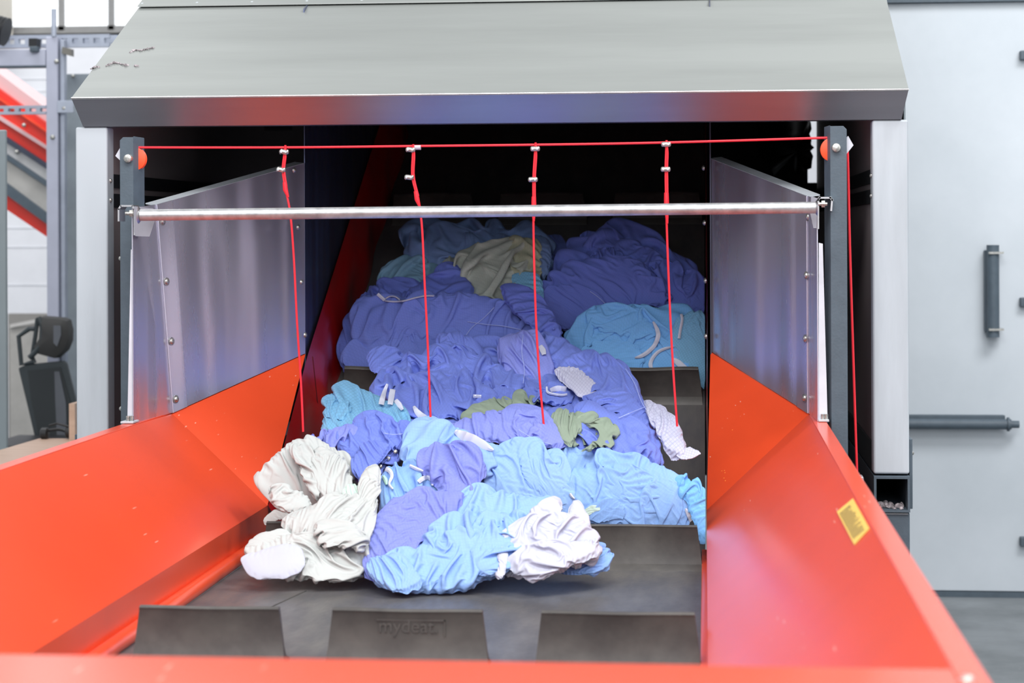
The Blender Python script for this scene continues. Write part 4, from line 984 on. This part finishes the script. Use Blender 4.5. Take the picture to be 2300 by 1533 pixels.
piece('violetleg', 'lower_leg', [(814, 1290), (822, 1215), (840, 1160), (880, 1130), (930, 1110), (985, 1095), (1040, 1095), (1050, 1130), (1010, 1170), (960, 1215), (920, 1260), (880, 1290), (840, 1302)], VIOL, H=26, ang=-48, ex=.2, lift=.10, size='l')
piece('violetleg', 'bunched_waist', [(942, 1050), (950, 1015), (970, 992), (985, 990), (1000, 1006), (1040, 1000), (1064, 1002), (1088, 1030), (1096, 1065), (1070, 1105), (1035, 1140), (1000, 1125), (975, 1095), (960, 1075)], VIOL, H=26, ang=62, ex=.45, lift=.13, size='m')
piece('bluetuck', 'body', [(1250, 1280), (1290, 1240), (1345, 1212), (1368, 1228), (1378, 1255), (1366, 1282), (1320, 1292), (1270, 1292)], SKYC, H=16, ang=-20, ex=.5, lift=.03, size='m')
piece('skyfront', 'front_body', [(824, 1275), (826, 1252), (850, 1244), (900, 1252), (950, 1235), (1010, 1205), (1080, 1185), (1150, 1165), (1185, 1185), (1170, 1240), (1140, 1290), (1090, 1300), (1062, 1325), (1000, 1338), (945, 1342), (895, 1335), (850, 1315), (830, 1298)], SKY, H=34, ang=-28, ex=.3, along=.08, lift=.06, size='l', flat=.6)
piece('skyfront', 'top_fold', [(900, 1250), (950, 1205), (1000, 1165), (1050, 1150), (1120, 1150), (1190, 1145), (1200, 1165), (1130, 1190), (1060, 1215), (990, 1245), (940, 1262)], SKY, H=20, ang=-28, ex=.42, lift=.12, size='m')
piece('white', 'body', [(1122, 1222), (1145, 1190), (1180, 1165), (1230, 1160), (1300, 1160), (1340, 1190), (1352, 1235), (1335, 1262), (1290, 1272), (1250, 1290), (1205, 1308), (1170, 1296), (1130, 1288), (1128, 1250)], WHITEC, H=26, ang=-18, ex=.35, lift=.10, size='l', flat=.6)
piece('white', 'left_lapel', [(1140, 1200), (1170, 1165), (1210, 1135), (1245, 1112), (1262, 1114), (1262, 1155), (1240, 1195), (1200, 1210), (1170, 1225), (1145, 1225)], WHITEC, H=16, ang=-40, ex=.22, lift=.14, size='m')
piece('white', 'right_lapel', [(1268, 1195), (1272, 1150), (1290, 1122), (1304, 1120), (1316, 1145), (1330, 1185), (1310, 1215), (1280, 1220)], WHITEC, H=14, ang=72, ex=.25, lift=.145, size='m')
piece('white', 'front_fold', [(1128, 1262), (1160, 1235), (1220, 1225), (1290, 1215), (1342, 1205), (1350, 1240), (1310, 1262), (1250, 1282), (1205, 1306), (1165, 1290)], WHITEC, H=14, ang=-10, ex=.3, lift=.135, size='m', flat=.6)
piece('white', 'cuff', [(1118, 1240), (1128, 1222), (1142, 1235), (1142, 1270), (1135, 1296), (1108, 1300), (1120, 1270)], WHITEC, H=9, ang=80, ex=.3, lift=.12, size='s')
piece('cream', 'upper_body', [(580, 1078), (590, 1055), (618, 1032), (640, 1008), (668, 992), (722, 992), (762, 1008), (782, 1045), (792, 1095), (760, 1140), (700, 1155), (650, 1152), (612, 1128), (598, 1100)], CREAMC, H=36, ang=58, ex=.3, lift=.07, size='l')
piece('cream', 'middle_fold', [(632, 1178), (640, 1155), (700, 1138), (770, 1115), (812, 1108), (850, 1115), (848, 1170), (832, 1220), (790, 1240), (730, 1236), (680, 1225), (645, 1200)], CREAMC, H=28, ang=-25, ex=.34, lift=.12, size='l')
piece('cream', 'upright_sleeve', [(802, 1105), (806, 1075), (820, 1048), (842, 1034), (854, 1048), (856, 1085), (846, 1140), (838, 1190), (828, 1212), (816, 1200), (812, 1150)], CREAMC, H=16, ang=85, ex=.2, lift=.15, size='m')
piece('cream', 'turned_end', [(768, 1112), (776, 1088), (800, 1086), (815, 1100), (812, 1118), (790, 1130), (770, 1128)], MINT, H=8, ang=10, ex=.2, lift=.14, size='s')
piece('cream', 'tail', [(590, 1172), (596, 1160), (620, 1142), (650, 1150), (655, 1165), (630, 1170), (598, 1180)], CREAMC, H=9, ang=0, ex=.3, lift=.02, size='s')
piece('creamlow', 'body', [(552, 1245), (560, 1212), (590, 1200), (640, 1205), (700, 1215), (770, 1225), (830, 1215), (834, 1245), (820, 1285), (790, 1302), (740, 1306), (660, 1302), (600, 1290)], CREAMC, H=24, ang=8, ex=.4, lift=.07, size='l', flat=.6)
piece('creamlow', 'sleeve', [(552, 1240), (560, 1208), (600, 1198), (640, 1186), (665, 1196), (640, 1215), (605, 1240), (575, 1252)], CREAMC, H=13, ang=-20, ex=.5, lift=.10, size='m', flat=.6)
piece('creamlow', 'flap', [(539, 1252), (548, 1244), (600, 1232), (650, 1220), (672, 1224), (692, 1262), (668, 1285), (640, 1300), (562, 1298), (550, 1280)], WHITEP, H=5, ang=0, ex=.04, lift=.125, tuck=2, size='s', thick=True, flat=.4, label='smooth white flap')

piece('cream', 'right_lobe', [(700, 998), (765, 1012), (788, 1060), (792, 1100), (758, 1138), (718, 1118), (694, 1060)], CREAMC, H=16, ang=75, ex=.4, lift=.115, size='m')
piece('cream', 'centre_fold', [(645, 998), (672, 990), (700, 1010), (712, 1060), (728, 1092), (706, 1128), (684, 1080), (662, 1035)], CREAMC, H=12, ang=60, ex=.3, lift=.125, size='s')
piece('cream', 'lower_lobe', [(600, 1100), (640, 1098), (690, 1112), (706, 1135), (680, 1150), (640, 1152), (610, 1130)], CREAMC, H=12, ang=10, ex=.5, lift=.11, size='s')
piece('cream', 'knotted_fold', [(700, 1190), (740, 1170), (800, 1180), (836, 1210), (810, 1236), (760, 1228), (720, 1226)], CREAMC, H=15, ang=-20, ex=.6, lift=.15, size='m')
piece('skylarge', 'left_pleat', [(1150, 1000), (1200, 1008), (1252, 1055), (1286, 1108), (1268, 1152), (1212, 1120), (1165, 1060)], SKY, H=16, ang=55, ex=.35, lift=.105, size='m')
piece('skylarge', 'right_pleat', [(1330, 1060), (1400, 1050), (1470, 1075), (1500, 1130), (1480, 1160), (1400, 1130), (1345, 1100)], SKYC, H=14, ang=35, ex=.45, lift=.085, size='m')
piece('skyfront', 'right_roll', [(1048, 1240), (1080, 1205), (1140, 1180), (1182, 1190), (1170, 1240), (1138, 1288), (1094, 1300), (1058, 1282)], SKY, H=20, ang=-45, ex=.4, lift=.105, size='m')
piece('skyfront', 'left_flap', [(824, 1280), (828, 1250), (850, 1243), (905, 1252), (940, 1275), (950, 1320), (900, 1335), (850, 1312)], SKY, H=14, ang=20, ex=.25, lift=.10, size='m')
piece('azure', 'lower_crumple', [(1300, 800), (1350, 768), (1430, 772), (1450, 800), (1442, 842), (1390, 846), (1345, 835)], AZUR, H=14, ang=-25, ex=.7, lift=.07, size='m')
piece('azure', 'right_crumple', [(1470, 770), (1510, 755), (1540, 775), (1556, 812), (1552, 846), (1490, 848), (1466, 820)], AZUR, H=14, ang=50, ex=.6, lift=.075, size='m')
piece('violetback', 'left_lobe', [(1210, 662), (1238, 640), (1300, 648), (1368, 682), (1352, 735), (1290, 744), (1240, 727)], VIOD, H=16, ang=30, ex=.35, lift=.075, size='m')
piece('violetback', 'peak_fold', [(1300, 560), (1340, 525), (1420, 535), (1480, 575), (1540, 640), (1500, 650), (1440, 600), (1370, 575)], VIOD, H=14, ang=28, ex=.4, lift=.03, size='m')
piece('violetroll', 'rolled_end', [(764, 795), (788, 768), (815, 788), (818, 830), (792, 843), (768, 832)], VIOD, H=14, ang=85, ex=.7, lift=.05, size='s')
piece('violetbig', 'open_cuff', [(818, 795), (862, 775), (908, 795), (900, 828), (860, 842), (832, 836)], VIO, H=13, ang=-40, ex=.6, lift=.075, size='s')
piece('violetmid', 'twist', [(900, 858), (960, 838), (1010, 850), (1040, 890), (1030, 925), (990, 905), (940, 880)], VIO, H=14, ang=30, ex=.5, lift=.07, size='m')
piece('white', 'inner_collar', [(1180, 1215), (1215, 1195), (1262, 1190), (1272, 1205), (1240, 1222), (1195, 1228)], WHITEC, H=7, ang=0, ex=.5, lift=.125, size='s')
piece('violetfront', 'left_leg', [(800, 1000), (850, 985), (880, 1000), (870, 1030), (840, 1050), (812, 1086), (792, 1060)], VIO, H=14, ang=60, ex=.4, lift=.09, size='m')

def build_cloth():
    bysize = {}
    for i, p in enumerate(PIECES): bysize.setdefault(p['size'], []).append(i)
    for sz, idx in bysize.items():
        N0 = {'s': 12, 'm': 18, 'l': 25}[sz]
        K = len(idx); G = np.zeros((K, N0, N0, 2)); H0 = np.zeros((K, N0, N0)); TH = np.zeros((K, N0, N0)); EX = np.zeros((K, N0, N0)); AL = np.zeros(K)
        seeds = [np.random.RandomState(100 + i) for i in idx]
        u = np.linspace(-1, 1, N0); dm = np.clip(1 - np.abs(u), 0, 1)
        edge = np.minimum(dm[:, None], dm[None, :])
        dome = 1 - (1 - np.clip(edge * 1.7, 0, 1)) ** 2.2
        for k, i in enumerate(idx):
            p = PIECES[i]; rg = seeds[k]
            G[k] = gridmap(p['poly'], N0)
            H0[k] = p['H'] * (dome * (1 + .25 * sines(rg, G[k], 120))) - p['tuck'] * (1 - np.clip(edge * 6, 0, 1))
            TH[k] = math.radians(p['ang']) + 1.5 * sines(rg, G[k], 170)
            EX[k] = 1.5 * p['ex'] * np.clip(.85 + 2.0 * sines(rg, G[k], 120), .1, 2.3) + .04; AL[k] = p['along'] * 1.5 + .03
            if p['ex'] < .1: EX[k] = .02; AL[k] = .01
        X = np.concatenate([G, H0[..., None]], -1)
        for k in range(K):
            X[k, ..., 2] += (6 if PIECES[idx[k]]['ex'] > .1 else 1) * sines(seeds[k], G[k], 60, 7); 
        X[:, 0, :, 2] = H0[:, 0]; X[:, -1, :, 2] = H0[:, -1]; X[:, :, 0, 2] = H0[:, :, 0]; X[:, :, -1, 2] = H0[:, :, -1]
        L = lengths(G, TH, EX * .8, AL * .6)
        X = relax(X, L, H0, 0, 90, .003)
        # two finer passes add the smaller folds
        for lev, (fe, fa, amp, wl, its, gr) in enumerate(((1.05, 1., 2.5, 26, 110, .0022), (1.4, 1.3, 1.6, 10, 70, .0015))):
            X = up2(X); G = up2(G); H0 = up2(H0); TH = up2(TH); EX = up2(EX)
            for k in range(K):
                TH[k] += .35 * sines(seeds[k], G[k], 70)
                X[k, ..., 2] += (amp if PIECES[idx[k]]['ex'] > .1 else .15) * sines(seeds[k], G[k], wl, 7)
            L = lengths(G, TH, EX * fe + .05 * lev * (EX > .03), AL * fa)
            X = relax(X, L, H0, 0, its, gr)
        G2 = G
        for k, i in enumerate(idx): PIECES[i]['X'] = X[k]; PIECES[i]['G'] = G2[k]; PIECES[i]['H0'] = H0[k]
build_cloth()

NV = np.array([0, -.80, .60])
def place(p):
    X = p['X']; px, py, h = X[..., 0], X[..., 1], p['H0'] + (X[..., 2] - p['H0']) * 1.35
    cy = np.mean([a[1] for a in p['poly']])
    pyc = cy + p['flat'] * (py - cy)
    Y = heapY(pyc) - p['lift'] + p['dY']
    P = onY(px, py, Y) + (h * Y / F)[..., None] * NV
    my = p['minY'] or {'violetback': 5.95, 'azure': 5.80, 'tealcheck': 5.80, 'violetroll': 5.84, 'skylarge': 4.735, 'skyroll': 4.72}.get(p['root'])
    if p['name'] in ('lower_folds', 'body') and p['root'] == 'violetbig': my = 5.80
    if p['root'] == 'cream' and p['name'] in ('upper_body', 'tail'): my = 4.735
    if my:
        q_ = (P[..., 1] - my) / .07; P = O + (P - O) * ((my + .07 * np.logaddexp(0, q_)) / P[..., 1])[..., None]
    # keep above the belt, inside the side walls
    by = np.array([bz(v) for v in np.linspace(4, 8, 400)]); b = np.interp(P[..., 1], np.linspace(4, 8, 400), by)
    P[..., 2] = np.maximum(P[..., 2], b + .004)
    P[..., 0] = np.minimum(P[..., 0], XR0 - .003)
    P[..., 0] = np.maximum(P[..., 0], np.where(P[..., 2] > ZF, XL0 + .02 - .5 * np.clip(P[..., 2] - ZF, 0, 1) * (P[..., 1] < 5), XL0 + .03))
    p['P'] = P; p['proj'] = project(P)
    return P
def cloth_obj(p, parent):
    P = p['P']; N = P.shape[0]; org = np.array(wloc(parent))
    me = bpy.data.meshes.new(p['name'])
    V = (P - org).reshape(-1, 3)
    ii, jj = np.meshgrid(np.arange(N - 1), np.arange(N - 1), indexing='ij')
    a = (ii * N + jj).ravel(); Fq = np.stack([a, a + 1, a + N + 1, a + N], 1)
    me.vertices.add(len(V)); me.vertices.foreach_set('co', V.ravel().astype(np.float32))
    me.loops.add(Fq.size); me.loops.foreach_set('vertex_index', Fq.ravel().astype(np.int32))
    me.polygons.add(len(Fq)); me.polygons.foreach_set('loop_start', (np.arange(len(Fq)) * 4).astype(np.int32))
    me.update(calc_edges=True)
    # face the open side
    n = me.polygons[len(Fq) // 2].normal
    if n.dot(Vector((0, -1, .4))) < 0: me.flip_normals()
    uv = me.uv_layers.new(name='UVMap'); g = p['G'] * (heapY(np.mean(p['G'][..., 1])) / F)
    an = math.radians(p['ang']) * .6 + .3; g = np.stack([g[..., 0] * math.cos(an) + g[..., 1] * math.sin(an), -g[..., 0] * math.sin(an) + g[..., 1] * math.cos(an)], -1)
    li = np.zeros(len(me.loops), np.int32); me.loops.foreach_get('vertex_index', li)
    uv.data.foreach_set('uv', g.reshape(-1, 2)[li].ravel().astype(np.float32))
    me.shade_smooth(); me.materials.append(p['m'])
    o = bpy.data.objects.new(p['name'], me); link(o, parent)
    if p['thick']:
        s = o.modifiers.new('thick', 'SOLIDIFY'); s.thickness = .004; s.offset = 0
    s = o.modifiers.new('sub', 'SUBSURF'); s.levels = 1; s.render_levels = 1
    if p['label']: o['label'] = p['label']
    p['obj'] = o
    return o
ROOTS = {}
for key, g in GAR.items():
    ps = [p for p in PIECES if p['root'] == key]
    for p in ps: place(p)
    allP = np.concatenate([p['P'].reshape(-1, 3) for p in ps]); 
    r = thing(g['name'], (allP[:, 0].mean(), allP[:, 1].mean(), allP[:, 2].min()), g['label'], g['cat'], g['group']); ROOTS[key] = r
    for p in ps: cloth_obj(p, r)

def on_cloth(pts, keys, push=.004, rad=5):
    out = []
    ps = [p for p in PIECES if p['root'] in keys]
    for (x, y) in pts:
        best = None
        for p in ps:
            d = (p['proj'][0] - x) ** 2 + (p['proj'][1] - y) ** 2
            m_ = d < rad * rad
            if m_.any():
                yv = np.where(m_, p['P'][..., 1], 99).min()
                if best is None or yv < best: best = yv
        if best is None: best = out[-1][1] + push if out else float(heapY(y)) - .1
        out.append(onY(x, y, best - push))
    for _ in range(2):
        q_ = [np.array(a) for a in out]
        for i in range(1, len(out) - 1):
            ym = (q_[i - 1][1] + q_[i][1] + q_[i + 1][1]) / 3
            out[i] = onY(pts[i][0], pts[i][1], min(q_[i][1], ym))
    return out
def dens(pts, n=5):
    return [tuple(a[:2]) for a in smooth_path([(x, y, 0) for x, y in pts], n)]
def ribbon(key, pts, w, m, nm, keys=None, label=None, th=.0022):
    D_ = dens(pts); P = on_cloth(D_, keys or [key]); n = len(P); W = w if hasattr(w, '__len__') else [w] * n
    if len(W) != n: W = np.interp(np.linspace(0, 1, n), np.linspace(0, 1, len(W)), W)
    V = []; Fc = []
    for i in range(n):
        a = np.array(D_[min(i + 1, n - 1)]) - np.array(D_[max(i - 1, 0)]); a = a / (np.linalg.norm(a) + 1e-9); nn = np.array([-a[1], a[0]]) * W[i] / 2
        y = P[i][1]
        A = onY(D_[i][0] + nn[0], D_[i][1] + nn[1], y); B = onY(D_[i][0] - nn[0], D_[i][1] - nn[1], y); M = P[i] + np.array([0, -th * 1.2, th * .4])
        V += [A, M, B, B + np.array([0, th * 2, 0]), A + np.array([0, th * 2, 0])]
    for i in range(n - 1):
        for j in range(5): Fc.append((5 * i + j, 5 * i + (j + 1) % 5, 5 * i + 5 + (j + 1) % 5, 5 * i + 5 + j))
    Fc += [(0, 4, 3, 2, 1), tuple(5 * (n - 1) + j for j in range(5))]
    return obj(nm, MB().add(V, Fc), m, ROOTS[key], smooth=True, label=label)
def seam(key, pts, m, keys=None, r=.0009):
    P = on_cloth(dens(pts), keys or [key], .0015); return obj('seam', MB().tube(P, r, 5), m, ROOTS[key])
TRIM = mat('white_binding', (205, 209, 226), .8, 0, var=.02)
STITCH = mat('pale_stitching', (170, 184, 240), .8, 0, var=.02)
ribbon('violetbig', [(848, 660), (856, 667), (864, 674)], 7, TRIM, 'neck_binding')
ribbon('violetbig', [(864, 675), (885, 677), (908, 675), (930, 669), (955, 664), (975, 664)], 3.5, TRIM, 'neck_binding')
ribbon('violetbig', [(866, 670), (876, 665), (888, 666), (898, 673)], 3, TRIM, 'hanger_loop')
ribbon('azure', [(1467, 722), (1476, 740), (1478, 755), (1470, 775), (1455, 790), (1440, 799), (1426, 803)], [4, 9, 10, 9, 9, 8, 3], TRIM, 'white_binding')
ribbon('azure', [(1514, 778), (1495, 782), (1478, 790), (1465, 805), (1461, 820), (1468, 836)], [3, 6, 7, 8, 9, 5], TRIM, 'white_binding')
ribbon('azure', [(1530, 705), (1532, 718), (1528, 740), (1525, 760)], 6, TRIM, 'white_binding', keys=['azure', 'tealcheck'])
ribbon('azure', [(1512, 806), (1524, 815), (1538, 827), (1549, 838)], [8, 14, 13, 8], TRIM, 'white_binding', keys=['azure', 'tealcheck'])
ribbon('skyhood', [(1022, 968), (1040, 978), (1062, 988), (1085, 999), (1108, 1011)], [8, 22, 25, 20, 5], TRIM, 'white_label', keys=['skyhood', 'violetwide'])
ribbon('violetmid', [(870, 862), (863, 880), (858, 898), (856, 908)], [5, 9, 12, 12], TRIM, 'white_cuff', keys=['violetmid', 'teal'])
ribbon('violetmid', [(882, 874), (879, 890), (876, 908)], [12, 13, 11], TRIM, 'white_cuff', keys=['violetmid', 'teal'])
ribbon('violetmid', [(888, 898), (896, 908), (904, 920)], [9, 12, 6], TRIM, 'white_cuff', keys=['violetmid', 'teal'])
ribbon('violetmid', [(929, 912), (938, 926), (952, 938), (966, 944)], [5, 13, 16, 8], TRIM, 'white_cuff', keys=['violetmid', 'violetfront'])
ribbon('violetmid', [(1063, 889), (1081, 890)], 7, TRIM, 'size_label')
ribbon('violetmid', [(1213, 776), (1219, 786), (1222, 796)], [9, 13, 9], WHITEP, 'knitted_cuff', keys=['violetmid', 'violetsleeve'])
ribbon('violetmid', [(1228, 868), (1230, 880), (1245, 885), (1262, 887), (1274, 885)], [4, 5, 5, 5, 4], TRIM, 'cuff_edge')
ribbon('violetmid', [(1236, 876), (1252, 872), (1272, 874)], [8, 13, 12], mat('cuff_inside', (190, 194, 216), .8), 'cuff_inside')
ribbon('skyhood', [(940, 1082), (950, 1074), (962, 1072), (970, 1080), (971, 1090)], [9, 10, 9, 6, 4], TRIM, 'ribbed_cuff')
ribbon('skyhood', [(866, 1052), (876, 1058), (880, 1070), (874, 1086), (882, 1098)], [10, 9, 7, 5, 4], TRIM, 'tie_strap')
ribbon('skyhood', [(860, 1068), (866, 1078), (868, 1088)], [6, 9, 4], mat('mint_tab', (180, 226, 206), .8), 'mint_tab')
ribbon('skyhood', [(920, 1045), (935, 1052), (950, 1058)], [6, 7, 4], TRIM, 'tie_strap')
ribbon('skylarge', [(1280, 1108), (1284, 1114), (1290, 1120)], [5, 6, 3], TRIM, 'tie_strap')
ribbon('skylarge', [(1540, 1142), (1548, 1155), (1556, 1168)], [5, 12, 16], TRIM, 'white_lining')
for a in ((888, 1014), (872, 1029), (854, 1047)):
    P = on_cloth([a], ['violetfront'], .003)[0]; obj('snap', MB().dome(P, (0, -1, .3), .0055, .003, 12), ZINC, ROOTS['violetfront'], smooth=True)
seam('violetfront', [(905, 985), (890, 1008), (870, 1030), (848, 1052)], mat('snap_placket', (84, 96, 180), .8))
P = on_cloth([(1243, 738)], ['violetsleeve'], .003)[0]; obj('button', MB().dome(P, (0, -1, .3), .004, .0025, 12), VIOD, ROOTS['violetsleeve'], smooth=True)
seam('violetbig', [(1110, 690), (1085, 715), (1060, 735), (1045, 755)], STITCH)
seam('violetbig', [(1050, 722), (1090, 728), (1130, 732), (1170, 740)], STITCH)
seam('violetmid', [(1175, 752), (1172, 790), (1178, 830), (1175, 860)], STITCH)
seam('violetsleeve', [(1405, 828), (1425, 860), (1440, 900), (1455, 925)], STITCH)
seam('violetsleeve', [(1452, 912), (1420, 925), (1390, 938)], STITCH)
seam('violetback', [(1325, 654), (1345, 668), (1368, 690), (1382, 702)], STITCH)
seam('violetwide', [(1165, 965), (1200, 985), (1240, 998)], STITCH)
seam('violetfront', [(862, 972), (880, 975), (905, 974)], STITCH)
